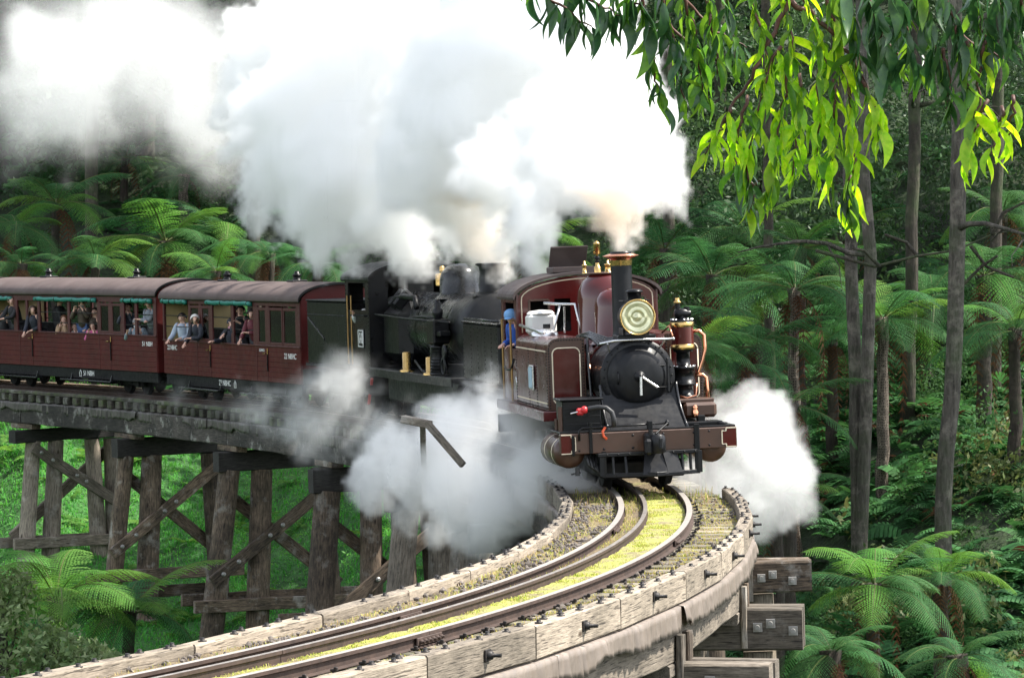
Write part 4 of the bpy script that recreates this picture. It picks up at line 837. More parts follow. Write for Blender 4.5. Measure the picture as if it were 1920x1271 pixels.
# boiler and mountings
b = MB(); b.cyl((-4.25, 0, 1.49), (-1.7, 0, 1.49), .48, n=36); bo = b.build('boiler', M_maroon, NA)
b = MB(); 
for x in (-1.8, -2.4, -3.2): b.lathe((x, 0, 1.49), (1, 0, 0), [(0, .485), (.05, .485)], 36, 0, False)
b.build('band', M_blk, bo, isl=True)
b = MB(); b.lathe((-1.45, 0, 1.9), (0, 0, 1), [(0, .24), (.04, .2), (.09, .155), (.16, .14), (1.03, .138)], 28); ch = b.build('chimney', M_smk, NA)
b = MB(); b.lathe((-1.45, 0, 2.93), (0, 0, 1), [(0, .141), (.07, .15)], 28, 0, False); b.build('brass_band', M_brass, ch)
b = MB(); b.lathe((-1.45, 0, 3.0), (0, 0, 1), [(0, .15), (.03, .17), (.045, .215), (.05, .24), (.062, .245), (.085, .17), (.09, .14)], 28, 0, False); b.build('copper_cap', M_copper, ch)
MB().lathe((-1.45, 0, 3.085), (0, 0, 1), [(0, .145), (.03, .145), (.03, .115), (-.05, .11)], 24, 0, False).build('rim', M_blk, ch)
b = MB(); b.lathe((-2.1, 0, 1.88), (0, 0, 1), [(0, .36), (.05, .3), (.1, .268), (.5, .265), (.6, .245), (.69, .18), (.74, .09), (.755, 0)], 30, 0, False); b.build('sand_dome', M_maroon, NA)
b = MB(); b.lathe((-2.72, 0, 1.86), (0, 0, 1), [(0, .47), (.06, .42), (.12, .392), (.62, .388), (.74, .37), (.86, .31), (.94, .22), (.955, .2)], 34, 0, False); dm = b.build('steam_dome', M_maroon, NA)
MB().lathe((-2.72, -.02, 2.81), (0, 0, 1), [(0, .2), (.01, .235), (.025, .235), (.03, .2)], 28).build('dome_plate', M_brownp, dm)
b = MB(); b.lathe((-2.68, -.1, 2.84), (0, 0, 1), [(0, .05), (.08, .045), (.085, .03), (.14, .025)], 14); vb = b.build('whistle_base', M_brass, dm); MB().lathe((-2.68, -.1, 2.97), (0, 0, 1), [(0, .025), (.02, .045), (.04, .02), (.06, .045), (.09, .03), (.1, .02)], 14).build('whistle_valve', M_blk, vb)
MB().lathe((-2.68, -.1, 3.07), (0, 0, 1), [(0, .015), (.02, .015), (.02, .048), (.16, .048), (.165, .05), (.18, .03), (.2, .008)], 16).build('whistle', M_brass, vb)
for y, x, s_ in ((.05, -2.72, 1.), (-.26, -2.8, .7), (.16, -2.8, .8)): MB().lathe((x, y, 2.83), (0, 0, 1), [(0, .05 * s_), (.02, .05 * s_), (.02, .04 * s_), (.1, .04 * s_), (.11, .055 * s_), (.12, .05 * s_), (.13, .015), (.17, .015), (.175, 0)], 14).build('safety_valve', M_brass if y != .16 else M_copper, dm)
# headlamp
b = MB(); b.lathe((-.86, 0, 2.26), (1, 0, 0), [(0, .05), (.02, .16), (.08, .2), (.4, .225), (.44, .232), (.46, .225)], 32, 0, False); hl_ = b.build('headlamp', M_blk, NA)
m_, lnt, lb = new_mat('headlamp_glass'); tcl = nd(lnt, 'ShaderNodeTexCoord').outputs['Object']; lb.inputs['Base Color'].default_value = (.62, .6, .36, 1); lb.inputs['Roughness'].default_value = .12; lb.inputs['Coat Weight'].default_value = 1; lb.inputs['Metallic'].default_value = .35
_, lr = noise_ramp(lnt, tcl, 7, [(.3, (.42, .42, .2)), (.7, (.78, .75, .5))]); lnt.links.new(lr.outputs[0], lb.inputs['Base Color']); M_lens = m_
b = MB(); b.lathe((-.42, 0, 2.26), (1, 0, 0), [(0, .218), (.012, .205), (.0, .16), (-.015, .12), (.005, .1), (.0, .085), (-.03, .06), (.01, .04), (.02, .0)], 32, 0, False); b.build('lens', M_lens, hl_)
b = MB(); b.lathe((-.42, 0, 2.26), (1, 0, 0), [(0, .212), (.025, .218), (.03, .232), (.0, .236)], 32, 0, False); b.build('rim', M_brass, hl_)
b = MB(); b.box((-.62, .0, 2.475), (.3, .36, .014), .004); b.lathe((-.6, 0, 2.48), (0, 0, 1), [(0, .09), (.1, .09), (.1, .115), (.115, .115), (.14, .08), (.145, 0)], 18); b.build('lamp_vent', M_blk, hl_)
b = MB(); b.box((-.7, 0, 2.0), (.4, .5, .06), .01); b.box((-.7, -.16, 2.06), (.3, .03, .12), .005); b.box((-.7, .16, 2.06), (.3, .03, .12), .005); b.build('lamp_bracket', M_blk, NA)
b = MB(); b.tube([(-.5, -.5, 1.93), (-.48, -.3, 1.965), (-.47, 0, 1.97), (-.47, .46, 1.96)], .016); b.cyl((-.55, .3, 1.85), (-.47, .36, 1.95), .012); b.cyl((-.55, -.36, 1.82), (-.47, -.4, 1.93), .012); b.ell((-.47, .47, 1.96), (.022, .022, .022)); b.build('handrail', M_steel, NA, isl=True)
# side tanks with rounded shoulders, riveted seams and lined fronts
def tank(sg):
    yo, yi, z0, z1, r = 1.05, .54, 1.05, 2.0, .15
    prof = [(yi, z0), (yo, z0)] + [(yo - r + r * math.cos(a), z1 - r + r * math.sin(a)) for a in np.linspace(0, math.pi / 2, 8)] + [(yi, z1)]
    if sg < 0: prof = [(-a, z) for a, z in prof][::-1]
    b = MB(); n_ = len(prof); X = (-4.15, -1.42); vs = [(x, a, z) for x in X for a, z in prof]; fs = [(i, n_ + i, n_ + (i + 1) % n_, (i + 1) % n_) for i in range(n_)]
    b.add(vs, [f if sg > 0 else f for f in fs], 0, False); t_ = b.build('side_tank', M_tank, NA)
    b = MB(); b.prism(prof, (-1.42, 0, 0), (0, 1, 0), (0, 0, 1), (.012, 0, 0)); b.build('front_plate', M_brownp, t_)
    yc = sg * .795; w, hh, rr = .185, .37, .08
    loop = []
    for (cx, cz, a0) in ((w - rr, hh - rr, 0), (-w + rr, hh - rr, 90), (-w + rr, -hh + rr, 180), (w - rr, -hh + rr, 270)):
        loop += [(yc + cx + rr * math.cos(R(a0 + k * 18)), 1.5 + cz + rr * math.sin(R(a0 + k * 18))) for k in range(6)]
    MB().prism(loop, (-1.408, 0, 0), (0, 1, 0), (0, 0, 1), (.006, 0, 0)).build('panel', M_maroon, t_)
    b = MB(); b.tube([(-1.4, a, z) for a, z in loop + loop[:1]], .009, 6); b.build('lining', M_cream, t_)
    rv = MB(); y = sg * (yo + .0)
    for a, z0_, z1_ in ((sg * (yo - .025), 1.08, 1.84), (sg * (yi + .025), 1.08, 1.96)): rivets(rv, (-1.408, a, z0_), (-1.408, a, z1_), (1, 0, 0), 22, .012)
    rivets(rv, (-1.408, sg * (yi + .05), 1.975), (-1.408, sg * (yo - .16), 1.975), (1, 0, 0), 9, .012)
    for k in range(5): a = math.pi / 2 * (k + .5) / 5; q = (-1.408, sg * (yo - r + (r - .025) * math.cos(a)), z1 - r + (r - .025) * math.sin(a)); rivets(rv, q, q, (1, 0, 0), 1, .012)
    for x in (-1.45, -2.32, -2.98, -4.1): rivets(rv, (x, y, 1.08), (x, y, 1.85), (0, sg, 0), 20, .013)
    rivets(rv, (-4.1, y, 1.075), (-1.45, y, 1.075), (0, sg, 0), 34, .012)
    rivets(rv, (-1.45, sg * (yi + .05), z1), (-1.45, sg * (yo - .2), z1), (0, 0, 1), 7, .011); rv.build('rivet', M_blk, t_)
    b = MB()
    for p, q in (((-1.5, y + sg * .004, 1.14), (-4.05, y + sg * .004, 1.14)), ((-1.5, y + sg * .004, 1.83), (-4.05, y + sg * .004, 1.83))): b.bar(p, q, .008, .016, (0, 0, 1), 0)
    b.build('lining', M_cream, t_)
    b = MB(); b.box((-2.78, y, 1.45), (2.7, .1, .05), .0) if 0 else None
    return t_
tk = tank(-1); tk2 = tank(1)
b = MB(); b.box((-2.62, -1.075, 1.45), (.34, .03, .34), .02); pl = b.build('number_plate', M_steel, tk)
b = MB(); b.box((-2.62, -1.093, 1.45), (.28, .012, .28), .008); b.build('plate_field', flat('plate_blue', (.35, .48, .55)), pl)
for sg in (-1, 1):
    b = MB(); b.box((-3.5, sg * 1.0, .975), (4.25, .26, .13), .01); b.build('running_board', M_tank, NA)
b = MB(); b.lathe((-3.1, -.8, 2.0), (0, 0, 1), [(0, .19), (.04, .185), (.07, .14), (.09, .05), (.095, 0)], 22); b.build('filler_lid', M_steel, NA)
b = MB(); b.box((-3.55, -.77, 2.15), (.34, .4, .3), .05); wb_ = b.build('white_tin', M_whitebox, NA); MB().lathe((-3.55, -.77, 2.295), (0, 0, 1), [(0, .2), (.035, .16), (.05, .02)], 14).build('lid', M_whitebox, wb_)
MB().box((-3.375, -.72, 2.12), (.01, .1, .06), .004).build('label', M_grey, wb_)
b = MB(); b.tube([(-4.1, -.98, 2.13), (-2.9, -.93, 2.07), (-2.5, -.9, 2.05)], .022); b.cyl((-3.2, -.5, 2.02), (-3.15, -.5, 2.38), .014); b.tube([(-2.6, -.36, 2.0), (-2.75, -.42, 2.42), (-3.2, -.55, 2.42), (-3.4, -.74, 2.44)], .018); b.tube([(-3.2, -.55, 2.42), (-3.1, -.68, 2.02)], .015); b.build('reach_rod', M_steel, NA, isl=True)
b = MB()
for k in range(5): b.tube([(-1.35 - .1 * k, -.5 - .02 * k, 2.0), (-1.25 - .05 * k, -.46, 1.98 + .02 * k), (-1.0, -.42 + .03 * k, 1.9 + .02 * k), (-.85, -.3 + .06 * k, 1.95 + .01 * k), (-.8, -.15 + .05 * k, 2.0)], .022, 7)
b.tube([(-1.3, -.52, 2.0), (-1.2, -.53, 1.6), (-1.1, -.52, 1.1), (-1.1, -.52, .85)], .018); b.tube([(-1.5, -.5, 1.9), (-1.3, -.5, 1.5), (-1.2, -.5, .9)], .022, 8); b.build('steam_pipe', M_grey, NA, isl=True)
b = MB(); b.tube([(-1.36, -.5, 1.75), (-1.3, -.48, 1.4), (-1.25, -.48, .95)], .012); b.tube([(-.95, .42, 2.03), (-.85, .5, 2.12), (-.75, .52, 1.98)], .014); b.build('copper_pipe', M_copper, NA, isl=True)
# westinghouse style air pump on the viewer's right
px_, py_ = -.95, .69
b = MB(); b.lathe((px_, py_, 1.17), (0, 0, 1), [(0, .16), (.03, .16), (.03, .12), (.16, .12), (.16, .155), (.19, .155), (.19, .145), (.37, .145), (.37, .165), (.41, .165), (.41, .09), (.6, .09), (.6, .13), (.64, .13)], 24); pu = b.build('air_pump', M_blk, NA)
b = MB(); b.lathe((px_, py_, 1.86), (0, 0, 1), [(0, .15), (.26, .15)], 24); b.build('steam_cylinder', M_maroon, pu)
for z in (1.805, 2.1): MB().lathe((px_, py_, z), (0, 0, 1), [(0, .156), (.01, .16), (.055, .16), (.065, .15)], 24).build('brass_band', M_brass, pu)
b = MB(); b.lathe((px_, py_, 2.165), (0, 0, 1), [(0, .155), (.03, .155), (.03, .07), (.1, .06)], 20); b.lathe((px_, py_ - .1, 2.27), (0, 1, 0), [(0, .03), (.02, .07), (.14, .075), (.18, .05), (.22, .04)], 14); b.cyl((px_, py_ + .07, 2.24), (px_, py_ + .07, 2.36), .04); b.cyl((px_, py_ - .05, 2.3), (px_, py_ - .05, 2.4), .035); b.build('valve_head', M_blk, pu)
b = MB(); b.lathe((px_, py_ - .05, 2.4), (0, 0, 1), [(0, .02), (.01, .05), (.03, .05), (.04, .03), (.08, .03)], 12); b.build('oil_cup', M_brass, pu)
rv = MB()
for k in range(8): a = k * math.pi / 4; rivets(rv, (px_ + .14 * math.cos(a), py_ + .14 * math.sin(a), 2.195), (px_ + .14 * math.cos(a), py_ + .14 * math.sin(a), 2.195), (0, 0, 1), 1, .018); rivets(rv, (px_ + .15 * math.cos(a), py_ + .15 * math.sin(a), 1.58), (px_ + .15 * math.cos(a), py_ + .15 * math.sin(a), 1.58), (0, 0, 1), 1, .018)
rv.build('bolt', M_steel, pu)
b = MB(); b.tube([(px_, py_ + .14, 2.03), (px_, py_ + .22, 2.04), (px_, py_ + .29, 1.98), (px_, py_ + .3, 1.8), (px_, py_ + .26, 1.65), (px_, py_ + .2, 1.5), (px_, py_ + .19, 1.45)], .024, 8); b.tube([(px_, py_ + .15, 1.45), (px_, py_ + .25, 1.46), (px_, py_ + .3, 1.42), (px_ , py_ + .31, 1.25), (px_, py_ + .31, 1.08)], .026, 8); b.tube([(px_ + .16, py_ - .1, 1.2), (px_ + .17, py_, 1.17), (px_ + .17, py_ + .12, 1.2), (px_ + .17, py_ + .13, 1.35)], .012, 6); b.build('copper_pipe', M_copper, NA, isl=True)
b = MB(); b.box((-.75, .8, 1.02), (.55, .44, .2), .04); b.box((-.8, .75, 1.14), (.5, .5, .05), .01); b.build('sand_box', M_brownp, NA); b = MB(); b.lathe((-.46, .72, .94), (0, 0, 1), [(0, .04), (.06, .05), (.1, .03), (.12, .04), (.15, .02)], 12); b.build('lubricator', M_copper, NA)
b = MB(); b.box((-.35, .78, .86), (.3, .5, .05), .01); b.box((-.4, .78, .9), (.1, .1, .12), .01); b.lathe((-.2, 1.02, .84), (0, 0, 1), [(0, .06), (.02, .07), (.03, .04)], 12); b.cyl((-.25, .78, .88), (-.2, 1.0, .87), .01); b.box((-.75, .42, .9), (.5, .12, .1), .02); b.build('deck_fitting', M_blk, NA)
# cab
def arch(hw, z0, rise, n=17): return [(hw * math.cos(a), z0 + rise * math.sin(a)) for a in np.linspace(0, math.pi, n)]
XF, XR = -4.18, -5.62
b = MB(); prof = [(-.99, 1.05), (-.99, 2.5)] + arch(.99, 2.5, .3)[::-1] + [(.99, 2.5), (.99, 1.05)]
fw = MB()
def wall_with_holes(x, thick, holes):        # cab front assembled from strips round its windows
    fw.box((x, 0, 1.5), (thick, 1.98, .9)); zs = [1.95, 2.02, 2.48]
    fw.box((x, 0, 1.985), (thick, 1.98, .07)); ys = [-.99] + [q for h_ in holes for q in h_] + [.99]
    for i in range(0, len(ys), 2): fw.box((x, (ys[i] + ys[i + 1]) / 2, 2.25), (thick, ys[i + 1] - ys[i], .46))
    fw.prism([(-.99, 2.48), (.99, 2.48)] + arch(.99, 2.49, .31), (x - thick / 2, 0, 0), (0, 1, 0), (0, 0, 1), (thick, 0, 0))
wall_with_holes(XF, .03, [(-.83, -.55), (-.47, -.24), (.24, .47), (.55, .83)]); cf = fw.build('cab_front', M_maroon, NA)
b = MB()
pts = [(-.94, 2.02), (-.94, 2.46)] + [(.94 * -math.cos(a), 2.49 + .265 * math.sin(a)) for a in np.linspace(.12, math.pi - .12, 17)] + [(.94, 2.46), (.94, 2.02)]
b.tube([(XF + .017, a, z) for a, z in pts], .009, 6); b.build('lining', M_cream, cf)
for a, c in ((-.83, -.55), (.55, .83)):
    b = MB(); 
    for p, q in (((a, 2.03), (c, 2.03)), ((a, 2.47), (c, 2.47)), ((a, 2.03), (a, 2.47)), ((c, 2.03), (c, 2.47))): b.bar((XF + .012, p[0], p[1]), (XF + .012, q[0], q[1]), .03, .03, (1, 0, 0))
    b.build('window_frame', M_brownp, cf)
for sg in (-1, 1):
    b = MB(); b.box(((XF - 5.0) / 2 + .3, sg * 1.0, 2.35), (.24, .03, .4)); b.box((-4.9, sg * 1.0, 1.42), (1.44, .03, .74)); b.box((-5.5, sg * 1.0, 2.1), (.22, .03, .7)); b.box((-4.9, sg * 1.0, 2.5), (1.5, .03, .12)); b.box((-4.25, sg * 1.0, 2.0), (.12, .035, 1.0), .004); b.build('cab_side', M_tank, NA)
b = MB()
for x in (-4.5, -5.3): b.cyl((x, -1.06, 1.05), (x, -1.06, 2.2), .017); b.cyl((x, -1.0, 2.19), (x, -1.07, 2.19), .012); b.cyl((x, -1.0, 1.06), (x, -1.07, 1.06), .012)
b.build('handrail', M_obrass, NA, isl=True); b = MB(); b.tube([(-4.45, -1.03, 1.65), (-4.5, -1.07, 1.5), (-4.9, -1.07, 1.48), (-5.1, -1.07, 1.52)], .016); b.build('handrail', M_blk, NA, isl=True)
b = MB(); b.lathe((-4.42, -1.01, 1.3), (0, -1, 0), [(0, .1), (.015, .1), (.02, .08)], 20); b.build('works_plate', M_steel, NA)
b = MB(); rp = arch(1.07, 2.52, .33, 25); n_ = len(rp); poly = rp + [(a * .98, z - .035) for a, z in rp[::-1]]; b.prism(poly, (XR - .1, 0, 0), (0, 1, 0), (0, 0, 1), (XF + .2 - XR, 0, 0)); cr_ = b.build('cab_roof', M_cabroof, NA)
b = MB(); b.box((-4.9, -.1, 2.88), (.6, .6, .08), .01); hb_ = b.build('roof_hatch', M_cabroof, cr_)
b = MB(); b.box((0, 0, 0), (.4, .54, .025), .004, 0, Matrix.Rotation(R(-48), 3, 'Y')); o = b.build('hatch_lid', M_roof, cr_); o.matrix_basis = Matrix.Translation((-5.05, -.1, 3.06))
b = MB(); b.box((-4.9, 0, 1.1), (1.4, 1.9, .06));  b.box((XR, 0, 1.8), (.04, 1.98, 1.5)); b.box((-4.4, .1, 1.7), (.35, .9, .9), .1); b.build('cab_interior', M_und, NA)
b = MB(); b.box((-5.75, 0, .68), (.1, 2.2, .26), .01); b.box((-3.1, 0, .75), (5.2, .8, .25), .02); b.build('frames', M_und, NA)
for x, r in ((-1.0, .33), (-2.2, .43), (-3.1, .43), (-4.0, .43), (-5.1, .33)): axle(NA, x, r)
b = MB(); b.lathe((-1.6, -.72, .7), (1, 0, 0), [(0, .2), (.6, .2)], 18); b.lathe((-1.6, .72, .7), (1, 0, 0), [(0, .2), (.6, .2)], 18); b.build('cylinder', M_blk, NA, isl=True)
b = MB(); b.bar((-1.9, -.66, .55), (-3.1, -.66, .43), .05, .08); b.bar((-2.2, -.62, .4), (-4.0, -.62, .4), .04, .07); b.build('connecting_rod', M_steel, NA, isl=True)
bpy.context.view_layer.update()
NA_ = NA
seat('engine driver in light blue cap and blue jacket leaning from the maroon engine', NA, (-4.84, -1.0, 2.24), -72, .5, fl=1.12, scale=.86, coat=('blue_work_jacket', (.025, .09, .38)), legs=('blue_work_jacket', (.025, .09, .38)), hair=grh, hat=('cap', 'light_blue_cap', (.18, .38, .68)), hl=(.36, .2, .84), hr=(.36, -.16, .84), look=(.7, .3))
# ---------------------------------------------------------------- black articulated engine behind (three frames: boiler cradle, front tank unit, rear bunker unit)
GM = frame_M(-8, -17.5, -12.8, .03)
G = thing('black_articulated_engine', 'long black steam engine with number plate G42 between the maroon engine and the carriages', 'steam engine', GM, 'steam engines of the train')
GF = frame_M(-6.5, -9.6, -6.6, .03); GR = frame_M(-16.2, -20.6, -18.1, .03)   # front unit origin at its front; rear unit origin at its front
gi = GM.inverted(); MF, MR_ = gi @ GF, gi @ GR
fr = bpy.data.objects.new('front_engine_unit', None); COL.objects.link(fr); fr.parent = G; fr.matrix_basis = MF
re = bpy.data.objects.new('rear_engine_unit', None); COL.objects.link(re); re.parent = G; re.matrix_basis = MR_
# boiler cradle
AX = 1.83
b = MB(); b.cyl((-3.35, 0, AX), (2.45, 0, AX), .62, n=44); bl = b.build('boiler', M_grey, G)
b = MB(); b.lathe((.95, 0, AX), (1, 0, 0), [(0, .632), (.06, .632)], 44, 0, False); b.lathe((-1.2, 0, AX), (1, 0, 0), [(0, .632), (.06, .632)], 44, 0, False); b.lathe((-2.9, 0, AX), (1, 0, 0), [(0, .63), (.05, .63)], 44, 0, False); b.build('boiler_band', M_blk, bl, isl=True)
b = MB(); b.lathe((1.25, 0, AX), (1, 0, 0), [(0, .625), (.02, .65), (1.2, .65), (1.24, .6), (1.28, .45), (1.33, .2), (1.35, 0)], 44, 0, False); b.build('smokebox', M_smk, G)
b = MB(); b.box((-2.5, 0, 1.72), (1.6, 1.5, 1.15), .22); b.build('firebox', M_blk, G)
b = MB(); b.lathe((1.92, 0, 2.42), (0, 0, 1), [(0, .36), (.04, .29), (.09, .225), (.42, .205), (.5, .22), (.535, .275), (.545, .28), (.56, .24)], 28); b.build('chimney', M_smk, G)
b = MB(); b.lathe((-.25, 0, 2.36), (0, 0, 1), [(0, .48), (.05, .41), (.1, .37), (.34, .362), (.46, .33), (.55, .25), (.6, .14), (.615, 0)], 30, 0, False); b.build('steam_dome', M_grey, G)
b = MB(); b.lathe((-1.35, 0, 2.38), (0, 0, 1), [(0, .14), (.04, .1), (.16, .1), (.2, .12), (.24, .05)], 16); q = b.build('safety_valve', M_blk, G); b = MB(); b.lathe((-1.3, -.1, 2.58), (0, 0, 1), [(0, .09), (.2, .09), (.22, .05)], 14); b.build('brass_case', M_brass, q); MB().lathe((-1.75, .05, 2.75), (0, 0, 1), [(0, .02), (.04, .05), (.16, .05), (.18, .02)], 12).lathe((-1.75, .05, 2.4), (0, 0, 1), [(0, .03), (.36, .02)], 8).build('whistle', M_brass, q)
b = MB()
for x in (-2.55, -2.15): b.bar((x, -.72, 2.2), (x + .12, -.5, 2.48), .2, .12, (1, 0, 0), .03)
b.build('washout_cover', M_smk, G, isl=True)
b = MB(); b.tube([(-2.9, -.66, 2.33), (-1.8, -.66, 2.4), (-1.2, -.6, 2.38), (-1.0, -.62, 2.2)], .05, 10); b.tube([(-3.3, -.86, 2.06), (-1.0, -.86, 2.02), (2.2, -.84, 2.0)], .02, 6); b.tube([(-1.2, -.68, 2.02), (-.5, -.66, 2.05), (1.0, -.66, 2.05)], .028, 6); b.build('hand_rail', M_smk, G, isl=True)
b = MB(); b.box((-.3, 0, 1.06), (6.2, 1.95, .05), .01); b.box((-.3, -.97, 1.0), (6.2, .03, .14), .005); b.box((.5, 0, .72), (7.6, 1.3, .5), .03); b.build('running_board', M_smk, G)
for x, hgt in ((-.72, .34), (1.02, .3)): MB().lathe((x, -.9, 1.08), (0, 0, 1), [(0, .13), (.03, .13), (.04, .075), (hgt, .075), (hgt + .01, .05)], 16).build('brass_lubricator', M_brass, G, isl=True)
b = MB(); b.box((1.35, -.82, 1.83), (.5, .3, .42), .03); b.lathe((1.35, -.82, 1.1), (0, 0, 1), [(0, .17), (.03, .17), (.03, .15), (.45, .15), (.48, .17), (.5, .09), (.55, .09)], 18); b.box((1.7, -.82, 1.8), (.3, .2, .1), .02); b.lathe((1.35, -.82, 2.04), (0, 0, 1), [(0, .06), (.08, .09), (.16, .09), (.2, .05), (.27, .06), (.33, .03)], 12)
for k in range(8): b.lathe((1.35, -.82, 1.15 + .05 * k), (0, 0, 1), [(0, .165), (.015, .165)], 16)
b.build('air_pump', M_blk, G)
b = MB(); b.lathe((1.95, -.86, 1.5), (0, -1, 0), [(0, .12), (.03, .12), (.03, .05)], 14); b.lathe((1.75, -.84, 1.25), (0, -1, 0), [(0, .16), (.02, .16), (.02, .11), (0, .11)], 16); b.tube([(.0, -.92, 1.3), (.6, -.95, 1.15), (1.0, -.95, 1.1)], .02); b.build('pipework', M_smk, G, isl=True)
# cab
b = MB()
b.box((-4.36, -.95, 1.6), (2.02, .03, 1.06)); b.box((-3.5, -.95, 2.42), (.3, .03, .58)); b.box((-5.25, -.95, 2.42), (.25, .03, .58)); b.box((-4.36, -.95, 2.69), (2.02, .03, .1)); b.build('cab_side', M_blk, G)
b = MB(); b.box((-4.36, .95, 1.9), (2.02, .03, 1.66)); b.build('cab_side', M_blk, G)
b = MB(); b.box((-3.36, -.78, 1.7), (.03, .36, 1.3)); b.box((-3.36, .78, 1.7), (.03, .36, 1.3)); b.prism([(-.95, 2.3), (-.6, 2.3), (-.6, 2.66), (-.28, 2.66), (-.28, 2.3), (.28, 2.3), (.28, 2.66), (.6, 2.66), (.6, 2.3), (.95, 2.3), (.95, 2.7)] + arch(.95, 2.7, .3), (-3.375, 0, 0), (0, 1, 0), (0, 0, 1), (.03, 0, 0)); b.build('cab_front', M_blk, G)
b = MB(); rp = arch(1.02, 2.7, .33, 23); poly = rp + [(a * .98, z - .035) for a, z in rp[::-1]]; b.prism(poly, (-5.55, 0, 0), (0, 1, 0), (0, 0, 1), (2.4, 0, 0)); b.build('cab_roof', M_smk, G)
b = MB(); b.box((-4.4, 0, 1.1), (2., 1.85, .05)); b.box((-5.36, 0, 1.7), (.03, 1.85, 1.2)); b.prism([(-.93, 2.3), (-.62, 2.3), (-.62, 2.6), (-.3, 2.6), (-.3, 2.3), (.3, 2.3), (.3, 2.6), (.62, 2.6), (.62, 2.3), (.93, 2.3), (.93, 2.7)] + arch(.93, 2.7, .28), (-5.375, 0, 0), (0, 1, 0), (0, 0, 1), (.03, 0, 0)); b.build('cab_interior', M_und, G)
b = MB(); 
for x in (-5.05, -4.72): b.cyl((x, -1.0, 1.1), (x, -1.0, 2.4), .018, n=8)
b.build('hand_rail', M_obrass, G, isl=True)
b = MB(); b.bar((-4.7, -.99, 2.03), (-3.5, -.99, 2.03), .08, .03); b.build('arm_rest', M_und, G)
b = MB(); b.box((-4.0, -.975, 1.6), (.46, .02, .36), .03); pl2 = b.build('number_plate', M_blk, G); loop = [(-4.0 + a * .2 + c * .02, 1.6 + d * .15) for a, d, c in ((-1, -1, 0), (1, -1, 0), (1, 1, 0), (-1, 1, 0), (-1, -1, 0))]; MB().tube([(x, -.99, z) for x, z in loop], .014, 6).build('plate_rim', M_white, pl2)
tm = text_mesh('plate_lettering', 'G42', .25, M_white, .006); o = link('plate_lettering', tm, pl2); o.matrix_basis = mat4((-4.0, -.988, 1.6), (1, 0, 0), (0, 0, 1), (0, -1, 0)) @ Matrix.Diagonal((.78, 1.15, 1, 1))
rv = MB(); 
for x in (-3.4, -5.3): rivets(rv, (x, -.966, 1.12), (x, -.966, 2.65), (0, -1, 0), 22, .012)
rv.build('rivet', M_und, G)
# rear bunker unit (x back from its front edge)
b = MB(); b.box((-1.34, 0, 1.65), (2.66, 1.8, 1.24), .03); bk = b.build('bunker', M_blk, re); MB().box((-1.34, -.0, 2.28), (2.7, 1.84, .03), .008).build('bunker_top', M_smk, bk)
rv = MB()
for p, q, n_ in (((-2.6, -.905, 2.0), (-.1, -.905, 2.0), 40), ((-.1, -.905, 1.1), (-.1, -.905, 2.2), 18), ((-.55, -.905, 1.1), (-.55, -.905, 2.2), 16), ((-2.62, -.905, 1.1), (-2.62, -.905, 2.2), 18), ((-1.55, -.905, 1.1), (-1.55, -.905, 1.55), 9), ((-2.1, -.905, 1.2), (-2.1, -.905, 2.2), 12), ((-1.5, -.905, 1.5), (-.9, -.905, 1.28), 9), ((-.9, -.905, 1.28), (-.1, -.905, 1.28), 12)): rivets(rv, p, q, (0, -1, 0), n_, .013)
rv.build('rivet', M_grey, bk); b = MB(); b.bar((-2.6, -.91, 1.93), (-1.5, -.91, 1.52), .02, .05); b.build('brace_strip', M_grey, bk)
b = MB(); b.cyl((-.12, -.3, 2.55), (.2, -.3, 2.55), .2, n=20); b.box((.04, -.3, 2.36), (.2, .3, .14), .02); b.lathe((.02, -.3, 2.74), (0, 0, 1), [(0, .06), (.06, .06), (.07, .09), (.09, .09), (.1, .04)], 10); b.build('rear_lamp', M_blk, re)
b = MB(); b.box((-1.1, 0, .68), (3.6, 1.6, .4), .02); b.box((-1.3, -.9, 1.01), (2.9, .05, .05), .005); b.box((-2.85, 0, .75), (.1, 1.9, .3), .01); b.build('frames', M_und, re)
for x in (-.1, -.9, -1.7, -2.5): axle(re, x, .38)
b = MB(); b.cyl((.5, -.72, .72), (1.1, -.72, .72), .2, n=16); b.bar((-.1, -.64, .45), (-1.7, -.64, .45), .05, .08); b.build('cylinder', M_smk, re, isl=True); MB().bar((.9, -.8, .35), (1.15, -.8, .85), .05, .03).build('red_lever', M_red, re)
# front tank unit (x back from its front edge)
b = MB(); b.box((-1.55, 0, 1.55), (3.05, 1.86, .94), .03); ft = b.build('water_tank', M_blk, fr); b = MB(); b.box((-1.55, 0, 2.03), (3.1, 1.9, .035), .01); b.tube([(-3.0, -.9, 2.08), (-.1, -.9, 2.08)], .022); b.box((-1.2, -.4, 2.1), (.3, .3, .1), .03); b.build('tank_top', M_grey, ft)
rv = MB()
for x in (-.1, -.55, -1.1, -1.7, -2.3, -2.95): rivets(rv, (x, -.935, 1.1), (x, -.935, 1.95), (0, -1, 0), 13, .014)
rv.build('rivet', M_smk, ft)
b = MB(); b.box((-1.5, 0, .66), (4.8, 1.6, .5), .02); b.box((-1.2, -.92, 1.0), (4.3, .06, .06), .005); b.box((.75, 0, .75), (.1, 1.9, .3), .01); b.box((.3, 0, 1.02), (.9, 1.8, .04), .01); b.build('frames', M_und, fr)
for x in (-.6, -1.4, -2.2, -3.0): axle(fr, x, .38)
b = MB(); b.cyl((.1, -.72, .72), (.7, -.72, .72), .2, n=16); b.cyl((-3.9, -.75, .82), (-3.2, -.75, .82), .17, n=16); b.bar((-.6, -.64, .45), (-2.2, -.64, .45), .05, .08); b.build('cylinder', M_smk, fr, isl=True)
G_ = G
